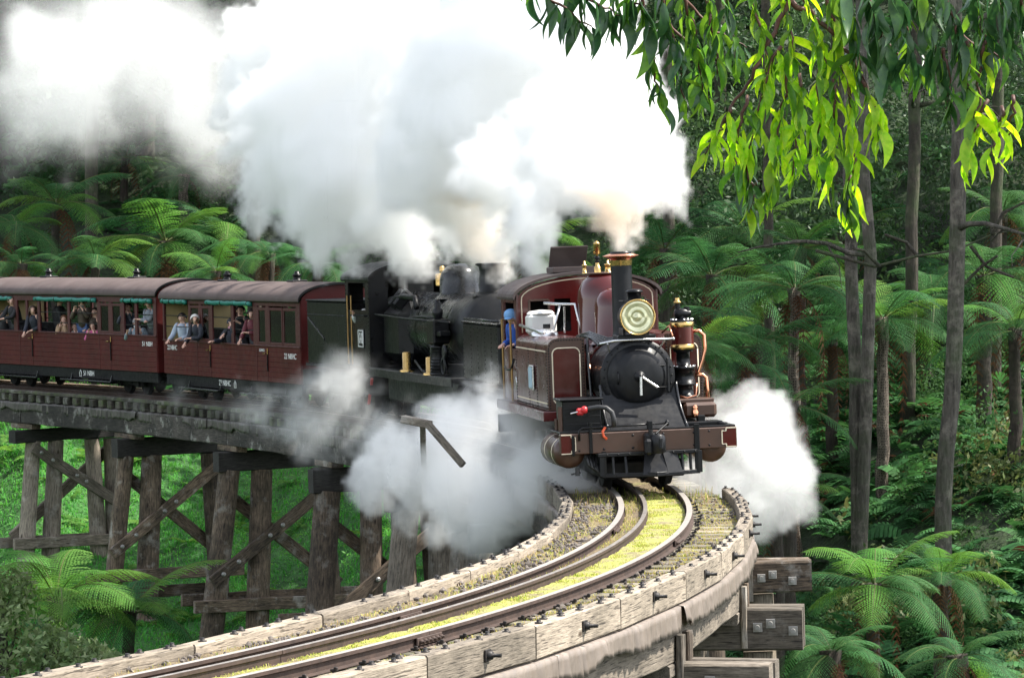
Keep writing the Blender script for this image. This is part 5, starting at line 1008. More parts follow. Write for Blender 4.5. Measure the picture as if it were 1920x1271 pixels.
seat('fireman in a white shirt resting an elbow on the black engine cab sill', G, (-4.35, -.72, 2.25), -50, .2, fl=1.12, scale=.93, coat=('white_shirt', (.6, .62, .62)), hair=dark, hat=('cap', 'dark_green_cap', (.02, .05, .04)), hl=(.3, .2, 1.02), hr=(.3, -.3, 1.0))
# ---------------------------------------------------------------- forest: shared leaf meshes
F_fern = leaf_mat('fern_frond', [(.022, .075, .024), (.04, .12, .036), (.065, .165, .045)], .3, .65, .35, .9, .15)
F_fernl = leaf_mat('young_fern_frond', [(.06, .17, .03), (.12, .25, .045)], .36, .65, .25, .9, .15)
F_dead = leaf_mat('dead_frond', [(.07, .035, .018), (.12, .06, .03)], .15, .8, .3, 2, .1)
F_bush = leaf_mat('bush_leaf', [(.018, .055, .018), (.035, .085, .026), (.06, .115, .03)], .3, .65, .35, 1.2, .12)
F_olive = leaf_mat('olive_leaf', [(.05, .08, .025), (.1, .13, .04), (.17, .17, .07)], .3, .5, .35, 1.5, .3)
F_grass = leaf_mat('lush_grass', [(.05, .22, .038), (.085, .31, .05), (.14, .4, .07)], .35, .55, .3, .5, .25)
F_pale = leaf_mat('pale_bush_leaf', [(.07, .13, .045), (.14, .21, .08), (.28, .31, .17)], .25, .5, .3, 3, .25)
F_crown = leaf_mat('forest_leaf', [(.022, .055, .02), (.04, .085, .03), (.065, .115, .04)], .25, .5, .35, .8, .3)
def bark_mat(name, a, b_, moss=.0, net=False, sc_=1.):
    m, nt, b = new_mat(name); tc = nd(nt, 'ShaderNodeTexCoord').outputs['Object']
    mp = nd(nt, 'ShaderNodeMapping'); mp.inputs['Scale'].default_value = (7 * sc_, 7 * sc_, 1.1 * sc_); nt.links.new(tc, mp.inputs[0])
    n1, r1 = noise_ramp(nt, mp.outputs[0], 1.5, [(.3, c4(a)), (.7, c4(b_))], 7, .68); col = r1.outputs[0]
    _, rl = noise_ramp(nt, tc, 3.2, [(.5, (0, 0, 0)), (.64, (.75, .75, .75))], 6, .7); col = mix(nt, rl.outputs[0], col, c4(b_, 1.7))
    if moss: _, rm = noise_ramp(nt, tc, 1.7, [(.45, (0, 0, 0)), (.65, (moss,) * 3)], 5); col = mix(nt, rm.outputs[0], col, (.05, .085, .025))
    if net:
        mp2 = nd(nt, 'ShaderNodeMapping'); mp2.inputs['Scale'].default_value = (15, 15, 11); nt.links.new(tc, mp2.inputs[0])
        vo = nd(nt, 'ShaderNodeTexVoronoi', feature='DISTANCE_TO_EDGE'); vo.inputs['Scale'].default_value = 1.6; vo.inputs['Randomness'].default_value = .5; nt.links.new(mp2.outputs[0], vo.inputs[0])
        rr = nd(nt, 'ShaderNodeValToRGB'); rr.color_ramp.elements[0].position = .05; rr.color_ramp.elements[0].color = (2.2, 2.1, 2.0, 1); rr.color_ramp.elements[1].position = .17; rr.color_ramp.elements[1].color = (.6, .55, .5, 1); nt.links.new(vo.outputs['Distance'], rr.inputs[0]); col = mix(nt, 1, col, rr.outputs[0], 'MULTIPLY')
    nt.links.new(col, b.inputs['Base Color']); b.inputs['Roughness'].default_value = .9; bump(nt, b, n1.outputs[0], 1, .09); return m
B_grey = bark_mat('grey_lichened_bark', (.02, .016, .012), (.14, .125, .103), .45, False, 1.9); B_dark = bark_mat('dark_bark', (.016, .013, .009), (.07, .057, .043), .6); B_fern = bark_mat('fern_trunk', (.016, .012, .009), (.06, .045, .035), .2); B_net = bark_mat('netted_fern_trunk', (.035, .028, .022), (.1, .085, .07), .0, True)
def frond_mesh(name, L, droop, rise, mats, wide=.3, npin=24, npl=9, seed=0):
    """one frond growing along +X: a curved rachis with paired pinnae, each pinna a row of small leaflets"""
    rr = random.Random(seed); V = []; F = []; mi = []
    def rp(t): return np.array([L * (t - .08 * t * t), 0, L * (rise * t - droop * t * t)])
    def tri(a, b, c, d, m=0): k = len(V); V.extend([a, b, c, d]); F.append((k, k + 1, k + 2, k + 3)); mi.append(m)
    n = 12
    for i in range(n):
        a, b = rp(i / n), rp((i + 1) / n); w = .016 * L * (1 - .8 * i / n) * .5; z = np.array([0, 0, w])
        tri(a + [0, w, 0], a - [0, w, 0], b - [0, w * .9, 0], b + [0, w * .9, 0], 1); tri(a + z, a - z, b - z, b + z, 1)
    for i in range(npin):
        t = .1 + .9 * (i + .5) / npin; base = rp(t); tg = rp(min(1, t + .02)) - rp(t - .02); tg /= np.linalg.norm(tg)
        pl = L * wide * (math.sin(math.pi * min(1, (t * .93 + .02)) ** .75) ** .75) * rr.uniform(.92, 1.06)
        for sg in (-1, 1):
            d = np.array([.42 + .3 * t, sg * 1., 0.]); d /= np.linalg.norm(d); d = d[0] * tg + np.array([0, d[1], 0]); sag = rr.uniform(.22, .4)
            wl = L * .9 / npin * 1.18
            for k in range(npl):
                q0, q1 = k / npl, (k + 1) / npl
                p0 = base + d * pl * q0 - np.array([0, 0, pl * sag * q0 * q0]); p1 = base + d * pl * q1 - np.array([0, 0, pl * sag * q1 * q1]); ww = wl * (.55 - .42 * q0) * (1 if k else .8)
                m_ = (p0 + p1) / 2
                tri(p0, m_ + tg * ww - [0, 0, ww * .25], p1 + tg * ww * .25, p1); tri(p0, p1, p1 - tg * ww * .25, m_ - tg * ww - [0, 0, ww * .25])
    return npmesh(name, V, F, mats, False, mi)
RACH = paint('frond_stalk', (.1, .12, .03), .6, 0, .3, 5, .2, (.08, .05, .02), 0)
FR = [frond_mesh('frond', 1, d, r_, [F_fern, RACH], w, 34, 8, k) for k, (d, r_, w) in enumerate(((.55, .55, .25), (.75, .6, .27), (.5, .45, .24), (1.0, .55, .26)))]
FRL = [frond_mesh('frond', 1, d, r_, [F_fernl, RACH], w, 34, 8, k + 9) for k, (d, r_, w) in enumerate(((.5, .6, .25), (.7, .65, .26)))]
FRD = [frond_mesh('dead_frond', 1, 1.6, .25, [F_dead, F_dead], .16, 18, 5, 30)]
def fern_trunk(h, r, seed):
    b = MB(); rr = random.Random(seed); k = max(4, int(h / .4)); pts = [(rr.uniform(-.04, .04) * (i > 0), rr.uniform(-.04, .04) * (i > 0), -.4 + (h + .45) * i / k) for i in range(k + 1)]; b.tube(pts, [r * (1.25 - .35 * i / k + (.35 if i == k else 0)) for i in range(k + 1)], 12); return b
def tree_fern(px, py, Y, span, label, h=None, n=15, light=.15, dead=3, net=False, seed=0, r=.12, tilt=0):
    """crown centre at image position (px, py) as seen from the camera's place, at distance Y; span = frond length in metres"""
    rr = random.Random(seed * 31 + int(px)); c = PX(px, py, Y); g_ = gz(c.x, c.y); hh = max(.3, c.z - g_) if h is None else h
    T = thing('tree_fern', label, 'tree fern', Matrix.Translation((c.x, c.y, c.z - hh)), 'tree ferns of the gully')
    fern_trunk(hh, r, int(px)).build('trunk', B_net if net else B_fern, T)
    for i in range(n):
        if rr.random() < .08: continue
        a = 2 * math.pi * (i + rr.uniform(-.38, .38)) / n * 1.0 + (.4 if i % 2 else 0); me = rr.choice(FRL) if rr.random() < light else rr.choice(FR); ring = i % 3
        s_ = span * rr.uniform(.72, 1.14); o = link('frond', me, T)
        o.matrix_basis = Matrix.Translation((0, 0, hh)) @ Matrix.Rotation(a, 4, 'Z') @ Matrix.Rotation(R(rr.uniform(-8, 8) + (-22, 2, 20)[ring] + tilt), 4, 'Y') @ Matrix.Rotation(R(rr.uniform(-14, 14)), 4, 'X') @ Matrix.Diagonal((s_, s_ * rr.uniform(.9, 1.1), s_, 1))
    for i in range(dead):
        a = rr.uniform(0, 6.28); s_ = span * rr.uniform(.6, .8); o = link('dead_frond', FRD[0], T); o.matrix_basis = Matrix.Translation((0, 0, hh - .05)) @ Matrix.Rotation(a, 4, 'Z') @ Matrix.Rotation(R(25), 4, 'Y') @ Matrix.Diagonal((s_, s_, s_, 1))
    return T
TF = tree_fern
TF(310, 455, 92, 2.9, 'large spreading tree fern behind the carriage roofs with a brown frond at its crown', n=17, light=.35, dead=4, seed=1)
TF(105, 385, 95, 2.5, 'tree fern at the far left with a bright upper frond, below drifting steam', n=14, light=.3, seed=2)
TF(30, 425, 93, 2.1, 'tree fern cut by the left edge of the photo above the long carriage', n=13, light=.2, seed=3)
TF(415, 440, 94, 2.3, 'tree fern touching the white steam behind the guard carriage', n=13, light=.2, seed=4)
TF(505, 480, 90, 2.0, 'tree fern with hanging brown fronds behind the black engine bunker', n=12, light=.3, dead=5, seed=5)
TF(180, 490, 89, 1.9, 'lighter green tree fern directly above the long carriage roof', n=13, light=.6, seed=6)
TF(40, 498, 88, 1.8, 'low tree fern above the first roof ventilator', n=12, light=.2, seed=7)
TF(405, 512, 87, 1.6, 'small tree fern above the guard carriage roof with a brown lower frond', n=12, light=.4, dead=3, seed=8)
TF(595, 500, 88, 1.7, 'dim tree fern seen past the black cab roof', n=12, light=.1, seed=9)
TF(345, 330, 100, 1.9, 'tree fern with a tall netted trunk rising into the steam on the left', n=11, net=True, light=.1, r=.15, seed=10)
TF(235, 300, 104, 2.2, 'tree fern half lost in steam above the carriages', n=12, light=.1, seed=11)
TF(985, 465, 76, 2.0, 'tree fern glimpsed between the two engine chimneys', n=12, light=.2, seed=12)
TF(1490, 545, 66, 2.35, 'broad tree fern with level fronds on a netted trunk right of the maroon engine', n=17, light=.25, net=True, r=.115, seed=13)
TF(1655, 600, 68, 2.1, 'pale fronded tree fern between the twin trunk and the leaning trunk', n=15, light=.45, net=True, r=.12, seed=14)
TF(1500, 470, 72, 1.9, 'feathery tree fern crown below the hanging leaves', n=14, light=.15, seed=15)
TF(1335, 520, 70, 2.3, 'dark tree fern just right of the air pump with drooping fronds', n=15, light=.1, seed=16)
TF(1245, 470, 74, 2.2, 'dark tree fern directly behind the copper capped chimney', n=14, light=.05, net=False, seed=17)
TF(1300, 655, 58, 1.7, 'low tree fern in thin steam beside the copper pump pipes', n=13, light=.1, seed=18)
TF(1420, 650, 64, 1.9, 'shaded tree fern left of the netted trunk', n=13, light=.1, seed=19)
TF(1560, 640, 72, 1.8, 'shaded tree fern behind the twin trunk', n=13, light=.1, seed=20)
TF(1845, 520, 70, 2.2, 'tree fern with a thick dark trunk near the right edge', n=15, light=.3, r=.15, seed=21)
TF(1905, 620, 64, 1.9, 'tree fern with long level fronds cut by the right edge', n=13, light=.25, seed=22)
TF(1740, 560, 76, 2.0, 'tree fern behind the leaning grey trunk', n=13, light=.2, seed=23)
TF(1400, 440, 80, 2.2, 'tree fern high behind the steam on the right', n=13, light=.1, seed=24)
TF(1600, 430, 82, 2.2, 'tree fern behind the twin trunk tops', n=13, light=.1, seed=25)
TF(1880, 400, 78, 2.2, 'tree fern high at the right edge below the hanging leaves', n=13, light=.2, seed=26)
TF(1480, 760, 60, 1.6, 'low drooping fern beside the steam cloud on the right', n=12, light=.1, dead=4, seed=27)
TF(1640, 1100, 46, 1.5, 'large bright tree fern at the lower right with yellow green upper fronds', n=17, light=.3, dead=3, r=.1, seed=28)
TF(1765, 1085, 50, 1.35, 'second bright tree fern behind the large one at the lower right', n=14, light=.3, seed=29)
TF(1560, 1225, 42, 1.15, 'fern below the double cap beams at the lower right', n=12, light=.15, seed=30)
TF(1800, 1235, 43, 1.15, 'brownish fern at the bottom right corner', n=12, light=.05, dead=7, seed=31)
TF(1290, 1150, 46, 1.5, 'fern in the shade under the near deck', n=11, light=.1, seed=32)
TF(1460, 930, 57, 1.5, 'low fern at the foot of the steam cloud on the right', n=12, light=.1, seed=33)
TF(105, 1130, 61, 2.1, 'bright tree fern at the lower left with arching ribbed fronds', n=18, light=1., dead=1, seed=34)
TF(240, 1150, 62, 2.1, 'darker tree fern with long drooping fronds in front of the second bent', n=19, light=.35, dead=1, seed=35)
TF(5, 1135, 62, 1.7, 'small fern beside the pale bush at the bottom left corner', n=12, light=.4, seed=36)
TF(700, 1090, 82, 1.5, 'ground fern on the slope behind the trestle posts', h=.3, n=12, light=.3, seed=37)
TF(520, 1010, 84, 1.4, 'ground fern on the grass between the third and fourth bents', h=.3, n=12, light=.4, seed=38)
TF(1640, 320, 90, 2.4, 'tree fern far up the slope behind the yellow green leaves', n=13, light=.2, seed=39)
TF(1430, 330, 92, 2.4, 'tree fern far up the slope beside the steam edge', n=13, light=.1, seed=40)
TF(1780, 300, 92, 2.4, 'tree fern far up the slope behind the leaning trunk', n=13, light=.2, seed=41)
# ---------------------------------------------------------------- tall trees: trunk, limbs and a leafy crown above the frame
def crown_mesh(name, n, mat_, rx, rz, leaf, seed):
    r_ = np.random.default_rng(seed); k = 26; C = r_.normal(0, 1, (k, 3)); C /= np.linalg.norm(C, axis=1)[:, None]; C *= r_.uniform(.45, 1, (k, 1)) ; C *= [rx, rx, rz]
    P = C[r_.integers(0, k, n)] + r_.normal(0, .2, (n, 3)) * [rx, rx, rz]; a = r_.normal(0, 1, (n, 3)); a /= np.linalg.norm(a, axis=1)[:, None]; b = np.cross(a, r_.normal(0, 1, (n, 3))); b /= np.linalg.norm(b, axis=1)[:, None]
    L = leaf * r_.uniform(.6, 1.4, (n, 1)); V = np.stack([P - a * L, P + b * L * .4, P + a * L, P - b * L * .4], 1).reshape(-1, 3); return npmesh(name, V, np.arange(4 * n).reshape(n, 4), mat_)
CR = [crown_mesh('crown', 2600, F_crown, 3.2, 2.4, .26, 50 + k) for k in range(3)]
def trunk(name, label, pts, r0, r1, mat_, crown=None, seed=0, limbs=3, fork=None):
    """pts: (px, py, Y) from the foot upwards; grows on above the frame to a crown"""
    rr = random.Random(seed); W_ = [PX(*p) for p in pts]; foot = W_[0].copy(); foot.z = gz(foot.x, foot.y) - .3
    if W_[0].z > foot.z + .2: W_ = [foot] + W_
    T = thing(name, label, 'tree', Matrix.Translation(foot), 'tall forest trees'); o0 = foot
    d = (W_[-1] - W_[-2]).normalized(); top = W_[-1] + Vector((d.x * 6, d.y * 6, max(5, 15 - W_[-1].z))); P_ = []
    for a, b in zip(W_ + [], W_[1:] + [top]):
        k = max(2, int((b - a).length / .8)); P_ += [a.lerp(b, i / k) + Vector((rr.uniform(-.03, .03), rr.uniform(-.03, .03), 0)) for i in range(k)]
    P_.append(top); n = len(P_); b = MB(); b.tube([p - o0 for p in P_], [r0 * (1.18 if i == 0 else 1) + (r1 - r0) * i / n for i in range(n)], 14); b.build('trunk', mat_, T)
    for k in range(limbs):
        i = rr.randint(int(n * .35), n - 2); a = rr.uniform(0, 6.28); b = MB(); q = [P_[i] - o0]; st_ = Vector((math.cos(a), math.sin(a), rr.uniform(.1, .5)))
        for j in range(6): st_ = (st_ + Vector((rr.uniform(-.4, .4), rr.uniform(-.4, .4), rr.uniform(-.3, .25)))).normalized(); q.append(q[-1] + st_ * .45)
        b.tube(q, [.06 * (1 - j / 7.5) for j in range(7)], 6); lo = b.build('limb', mat_, T)
        for _ in range(2):
            j = rr.randint(2, 5); t2 = [q[j]]; s2 = Vector((rr.uniform(-1, 1), rr.uniform(-1, 1), rr.uniform(-.5, .6))).normalized()
            for _k in range(4): s2 = (s2 + Vector((rr.uniform(-.5, .5), rr.uniform(-.5, .5), rr.uniform(-.4, .3)))).normalized(); t2.append(t2[-1] + s2 * .25)
            MB().tube(t2, [.022, .018, .013, .009, .004], 5).build('twig', mat_, lo)
    if crown is not None:
        for k in range(crown):
            o = link('crown', rr.choice(CR), T); o.matrix_basis = Matrix.Translation(top - o0 + Vector((rr.uniform(-2.5, 2.5), rr.uniform(-2, 2.5), rr.uniform(-1, 2.5)))) @ Matrix.Rotation(rr.uniform(0, 6), 4, 'Z') @ Matrix.Scale(rr.uniform(.8, 1.25), 4)
    return T
tr1 = trunk('gum_tree', 'grey twin-stemmed tree right of the steam, its left stem', [(1608, 985, 62), (1606, 800, 62), (1600, 640, 62), (1597, 480, 62.2), (1594, 330, 62.4), (1592, 150, 62.6)], .135, .1, B_grey, 1, 1, 2)
tr2 = trunk('gum_tree', 'grey twin-stemmed tree right of the steam, its right stem', [(1614, 985, 61.9), (1622, 800, 61.8), (1628, 640, 61.7), (1630, 480, 61.7), (1622, 330, 61.8), (1618, 150, 62)], .13, .1, B_grey, None, 2, 2)
trunk('gum_tree', 'leaning grey lichened tree trunk right of the twin stems', [(1768, 1055, 56), (1775, 850, 56), (1788, 640, 56), (1795, 430, 56), (1798, 250, 56), (1790, 60, 56)], .15, .125, B_grey, 1, 3, 5)
for k, (lb, pts, r0) in enumerate([
    ('dark slender trunk left of the netted fern trunk', [(1445, 760, 74), (1440, 500, 74), (1438, 200, 74)], .12), ('dark trunk right of the pale fern', [(1702, 800, 72), (1708, 560, 72), (1715, 200, 72)], .15),
    ('broad dark trunk deep in the shade', [(1560, 700, 84), (1566, 400, 84), (1570, 100, 84)], .2), ('dark trunk near the right edge', [(1862, 800, 74), (1868, 520, 74), (1872, 150, 74)], .15),
    ('brown trunk rising into the steam behind the long carriage', [(268, 415, 106), (272, 330, 106), (276, 150, 106)], .36), ('trunk by the left edge in thin steam', [(102, 345, 112), (104, 290, 112), (106, 60, 112)], .32),
    ('dark trunk at the very left edge under the steam', [(4, 360, 108), (4, 250, 108), (4, 20, 108)], .3), ('thin trunk beside the netted fern trunk', [(312, 390, 110), (314, 320, 110), (316, 100, 110)], .16),
    ('dark trunk just right of the engine chimney', [(1262, 620, 78), (1258, 480, 78), (1252, 250, 78)], .16), ('trunk hidden behind the steam plume', [(700, 420, 100), (705, 250, 100), (710, 50, 100)], .3),
    ('far trunk at the upper right beside the steam', [(1345, 420, 98), (1348, 250, 98), (1350, 20, 98)], .2)]):
    trunk('forest_tree', lb, pts, r0, r0 * .75, B_dark, 2, 20 + k, 2)
# dead fallen branch reaching right of the leaning trunk, mossy
b = MB(); o0 = PX(1700, 480, 57)
for pts in ([(1530, 470), (1640, 500), (1720, 480), (1790, 470), (1860, 440), (1930, 425)], [(1720, 480), (1700, 455), (1660, 440)], [(1820, 462), (1850, 500), (1900, 520)], [(1800, 540), (1840, 500), (1870, 480)], [(1650, 500), (1620, 470), (1600, 466)], [(1860, 440), (1880, 400), (1920, 380)]):
    q = [PX(x, y, 57 + .2 * math.sin(i * 2)) - o0 for i, (x, y) in enumerate(pts)]; b.tube(q, [.035 - .005 * i for i in range(len(q))], 6)
tag(link('fallen_branch', b.mesh('fallen_branch', B_dark), None, Matrix.Translation(o0)), 'mossy bare branch reaching across the leaning grey trunk', 'branch')
# ---------------------------------------------------------------- undergrowth (uncountable)
def scatter(name, templ, P, smin, smax, mats, tilt=.25):
    """templ: (V, F, mi) joined copies at points P as one object"""
    V0, F0, m0 = templ; n = len(P); a = rng.uniform(0, 6.283, n); s = rng.uniform(smin, smax, n); ca, sa = np.cos(a), np.sin(a)
    X = V0[None, :, 0] * ca[:, None] - V0[None, :, 1] * sa[:, None]; Y = V0[None, :, 0] * sa[:, None] + V0[None, :, 1] * ca[:, None]; Z = np.repeat(V0[None, :, 2], n, 0)
    tx, ty = rng.normal(0, tilt, n), rng.normal(0, tilt, n); Z = Z + X * tx[:, None] + Y * ty[:, None]
    V = np.stack([X, Y, Z], 2) * s[:, None, None] + P[:, None]; F = (F0[None] + (np.arange(n) * len(V0))[:, None, None]).reshape(-1, F0.shape[1])
    o = link(name, npmesh(name, V.reshape(-1, 3), F, mats, False, np.tile(m0, n))); o['kind'] = 'stuff'; return o
def fern_clump(nf, npin, seed):
    rr = np.random.default_rng(seed); V = []; F = []
    for i in range(nf):
        a = 6.283 * (i + rr.uniform(-.3, .3)) / nf; L = rr.uniform(.7, 1.1); up_ = rr.uniform(.5, 1.0); ca, sa = math.cos(a), math.sin(a)
        def rp(t): return np.array([L * t * .9, 0, L * (up_ * t - (.55 + .35 * up_) * t * t)])
        for k in range(npin):
            t = .12 + .88 * k / npin; p = rp(t); w = L * .2 * math.sin(math.pi * min(1, .15 + t * .85)) ** .7; dx = L * .8 / npin
            for sg in (-1, 1):
                q = [p, p + [dx * .9, 0, 0], p + [dx * 1.1 + w * .3, sg * w, -w * .3], p + [w * .3 + dx * .4, sg * w, -w * .35]]
                b = len(V); V += [np.array([v[0] * ca - v[1] * sa, v[0] * sa + v[1] * ca, v[2]]) for v in q]; F.append((b, b + 1, b + 2, b + 3))
    return np.array(V), np.array(F), np.zeros(len(F), int)
def leaf_blob(n, leaf, seed, rx=.5, rz=.45):
    r_ = np.random.default_rng(seed); P = r_.normal(0, 1, (n, 3)); P /= np.linalg.norm(P, axis=1)[:, None]; P *= r_.uniform(.45, 1., (n, 1)) * [rx, rx, rz]; P[:, 2] += rz * .9
    a = r_.normal(0, 1, (n, 3)); a /= np.linalg.norm(a, axis=1)[:, None]; b = np.cross(a, r_.normal(0, 1, (n, 3))); b /= np.linalg.norm(b, axis=1)[:, None]; L = leaf * r_.uniform(.6, 1.3, (n, 1))
    return np.stack([P - a * L, P + b * L * .42, P + a * L, P - b * L * .42], 1).reshape(-1, 3), np.arange(4 * n).reshape(n, 4), np.zeros(n, int)
def land(n, x0, x1, y0, y1, keep=None, lift=0):
    x, y = rng.uniform(x0, x1, n), rng.uniform(y0, y1, n)
    if keep is not None: k = keep(x, y); x, y = x[k], y[k]
    return np.c_[x, y, ground_z(x, y) + lift]
def off_track(x, y, m=2.2):     # keep clear of the bridge deck
    s = np.arange(-52, 31, .5); tx, ty = np.interp(s, _g, _xx), np.interp(s, _g, _yy); d = np.min((x[:, None] - tx) ** 2 + (y[:, None] - ty) ** 2, 1); return d > m * m
view = lambda x, y: np.abs(x) < y * .185 + 2.5
cl = fern_clump(9, 11, 1)
lawn = lambda x, y: (x < -1 + .05 * (y - 60)) & (y < 87) & (y > 66)
nolawn = lambda x, y: view(x, y) & ~lawn(x, y)
scatter('fern_undergrowth', cl, land(2000, -24, 24, 40, 118, nolawn), .5, 1.15, F_fern)
scatter('fern_undergrowth', fern_clump(8, 10, 5), land(1700, 3.5, 17, 38, 80, nolawn), .45, 1.05, F_fern)
scatter('dead_fern_undergrowth', fern_clump(6, 9, 15), land(160, 3.5, 17, 40, 76, nolawn), .4, .9, F_dead)
scatter('fern_undergrowth', fern_clump(7, 10, 6), land(260, -16, 3, 66, 92, view), .3, .75, F_fernl)
back = lambda x, y: nolawn(x, y) & ((x > 1) | (y > 97))
scatter('shrub_undergrowth', leaf_blob(260, .035, 2), land(1150, -26, 26, 60, 130, back), .8, 2.0, F_bush, .1)
scatter('shrub_undergrowth', leaf_blob(200, .045, 3), land(330, 5, 16, 38, 62, view), .5, 1.0, F_bush, .1)
scatter('shrub_undergrowth', leaf_blob(120, .06, 13), land(260, -24, 3, 86, 97, view), .4, 1.0, F_bush, .1)
scatter('olive_undergrowth', leaf_blob(90, .08, 4), land(160, 6, 14, 40, 66, view), .5, 1.2, F_olive, .1)
for k, (px, py, Y, sz) in enumerate([(30, 1225, 59, 1.1), (115, 1245, 58.5, .8), (170, 1260, 58, .6), (0, 1130, 60, .75), (215, 1268, 57.5, .5)]):     # pale bushes in the bottom left corner
    c = PX(px, py, Y); T = thing('bush', ['pale leaved bush filling the bottom left corner', 'pale bush right of the corner bush at the lower left', 'pale bush under the bright fern at the lower left', 'pale bush at the left edge beside the small fern', 'small pale bush just above the near track at the lower left'][k], 'bush', Matrix.Translation(c - Vector((0, 0, sz * .5))))
    me = leaf_blob(800, .085 / sz, 90 + k, 1., .75); fo = link('foliage', npmesh('foliage', me[0] * sz, me[1], F_pale), T); fo['kind'] = 'stuff'
    b = MB(); g0 = gz(c.x, c.y) - (c.z - sz * .5)
    for j in range(5): a = 1.26 * j; b.tube([(0, 0, g0 - .2), (.2 * sz * math.cos(a), .2 * sz * math.sin(a), g0 * .4), (.5 * sz * math.cos(a), .5 * sz * math.sin(a), .5 * sz)], .025, 6)
    b.build('stem', B_dark, T, isl=True)
for k, (lb, x, y, nc) in enumerate([('forest tree added behind the steam plume, its crown shading the left slope', -7.5, 93, 3), ('forest tree added above the left slope to shade its ferns', -13, 99, 3), ('third forest tree added at the back to shade the left slope', -3, 99, 3), ('tall tree added just outside the view to shade the right slope', 14.5, 57, 3), ('unseen tall tree added beyond the leaning trunk for its shade', 16.5, 64, 3), ('unseen tall tree added at the back of the right slope for its shade', 20, 84, 3)]):  # extra trees, crowns out of view, added to shade the slopes
    g0 = gz(x, y); pz = [(960 + x * FPX / y, HORY - (z - CAMZ) * FPX / y, y) for z in (g0, g0 + 5, g0 + 10)]; trunk('forest_tree', lb, pz, .22, .15, B_dark, nc, 60 + k, 1)
P = land(900, -28, 28, 100, 134, view); P[:, 2] += rng.uniform(.5, 6.5, len(P)); scatter('forest_foliage', leaf_blob(170, .085, 7, .8, .6), P, 1.2, 2.6, F_crown, .1)
P = land(420, 3, 30, 78, 104, view); P[:, 2] += rng.uniform(.3, 4, len(P)); scatter('forest_foliage', leaf_blob(240, .07, 17, .8, .6), P, .8, 1.8, F_crown, .1)
x, y = rng.uniform(-17, 3, 75000), rng.uniform(60, 90, 75000); k = (x < 2) & view(x, y); P = np.c_[x, y, ground_z(x, y) - .03][k]; blades('lush_grass', P, .07, .2, .016, F_grass, .9)
x, y = rng.uniform(-17, 3, 11000), rng.uniform(60, 90, 11000); P = np.c_[x, y, ground_z(x, y)]; scatter('clover_leaves', leaf_blob(7, .03, 9, .15, .03), P, .7, 1.5, F_grass, .3)
# ---------------------------------------------------------------- gum tree sprays hanging into the top right of the view, a few metres from the camera
L_dark = leaf_mat('shaded_gum_leaf', [(.016, .055, .022), (.03, .09, .026), (.05, .12, .025)], .3, .32, .3, 7, .5)  # leaf tones from shaded to backlit are put into three colours
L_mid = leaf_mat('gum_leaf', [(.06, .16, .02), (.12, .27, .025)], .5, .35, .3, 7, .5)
L_light = leaf_mat('backlit_gum_leaf', [(.2, .4, .02), (.32, .52, .03), (.46, .54, .06)], .58, .35, .3, 7, .4, .5)
M_twig = paint('red_brown_twig', (.09, .035, .022), .6, 0, .3, 12, .3, (.05, .04, .03), .1)
def gum_leaf(name, m, curve, wid, seed, rusty=False):
    n = 9; V = []; F = []; rr = random.Random(seed)
    for i in range(n + 1):
        t = i / n; w = wid * (math.sin(math.pi * min(1, t * 1.02) ** .8) ** .8) * (1 - .35 * t) if 0 < i < n else .004; y = curve * math.sin(math.pi * t * .9) * .5 + curve * .2 * t; z = .07 * math.sin(t * 4 + seed)
        V += [(t, y - w, z + w * .35), (t, y, z), (t, y + w, z + w * .35)]
    for i in range(n): b = i * 3; F += [(b, b + 1, b + 4, b + 3), (b + 1, b + 2, b + 5, b + 4)]
    return npmesh(name, V, F, m, True)
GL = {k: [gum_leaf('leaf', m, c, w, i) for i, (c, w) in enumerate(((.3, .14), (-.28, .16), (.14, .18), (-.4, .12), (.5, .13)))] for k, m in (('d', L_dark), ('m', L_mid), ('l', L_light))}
def spray(name_label, twigs, seed, more=2.1):
    rr = random.Random(seed); T = thing('gum_branch', name_label, 'branch', Matrix.Translation(PX(*twigs[0][0][0])), 'overhanging gum branches'); o0 = T.matrix_basis.translation
    for pts, n, kind, lo, hi in twigs:
        q = [PX(*p) for p in pts]; P_ = []
        for a, b in zip(q[:-1], q[1:]): P_ += [a.lerp(b, i / 5) + Vector((rr.uniform(-.008, .008), rr.uniform(-.02, .02), rr.uniform(-.006, .006))) for i in range(5)]
        P_.append(q[-1]); k = len(P_); MB().tube([p - o0 for p in P_], [.0065 * (1 - .75 * i / k) * (1.5 if n == 0 else 1) for i in range(k)], 6).build('twig', M_twig, T)
        n = int(n * more)
        for i in range(n):
            f = (i + rr.uniform(.1, .9)) / n * (k - 1.01); j = int(f); p = P_[j].lerp(P_[j + 1], f - j) - o0; kd = rr.choice(kind)
            L = rr.uniform(lo, hi) * 9.3 / FPX * .84 * rr.choice((.7, .9, 1, 1.1, 1.2)); az = rr.uniform(0, 6.283); tilt = abs(rr.gauss(0, .42))
            d = Vector((math.sin(tilt) * math.cos(az), math.sin(tilt) * math.sin(az), -math.cos(tilt))); y = d.cross(Vector((math.cos(az * 1.7), math.sin(az * 1.7), .1))).normalized(); z = d.cross(y)
            o = link('leaf', rr.choice(GL[kd]), T); o.matrix_basis = mat4(p, d, y, z) @ Matrix.Diagonal((L, L * rr.uniform(.8, 1.2), L, 1))
    return T
Y_ = 9.3
def tw(n, kind, lo, hi, *pts, dy=0): return ([(x, y, Y_ + dy + (y + x) * .0004) for x, y in pts], n, kind, lo, hi)
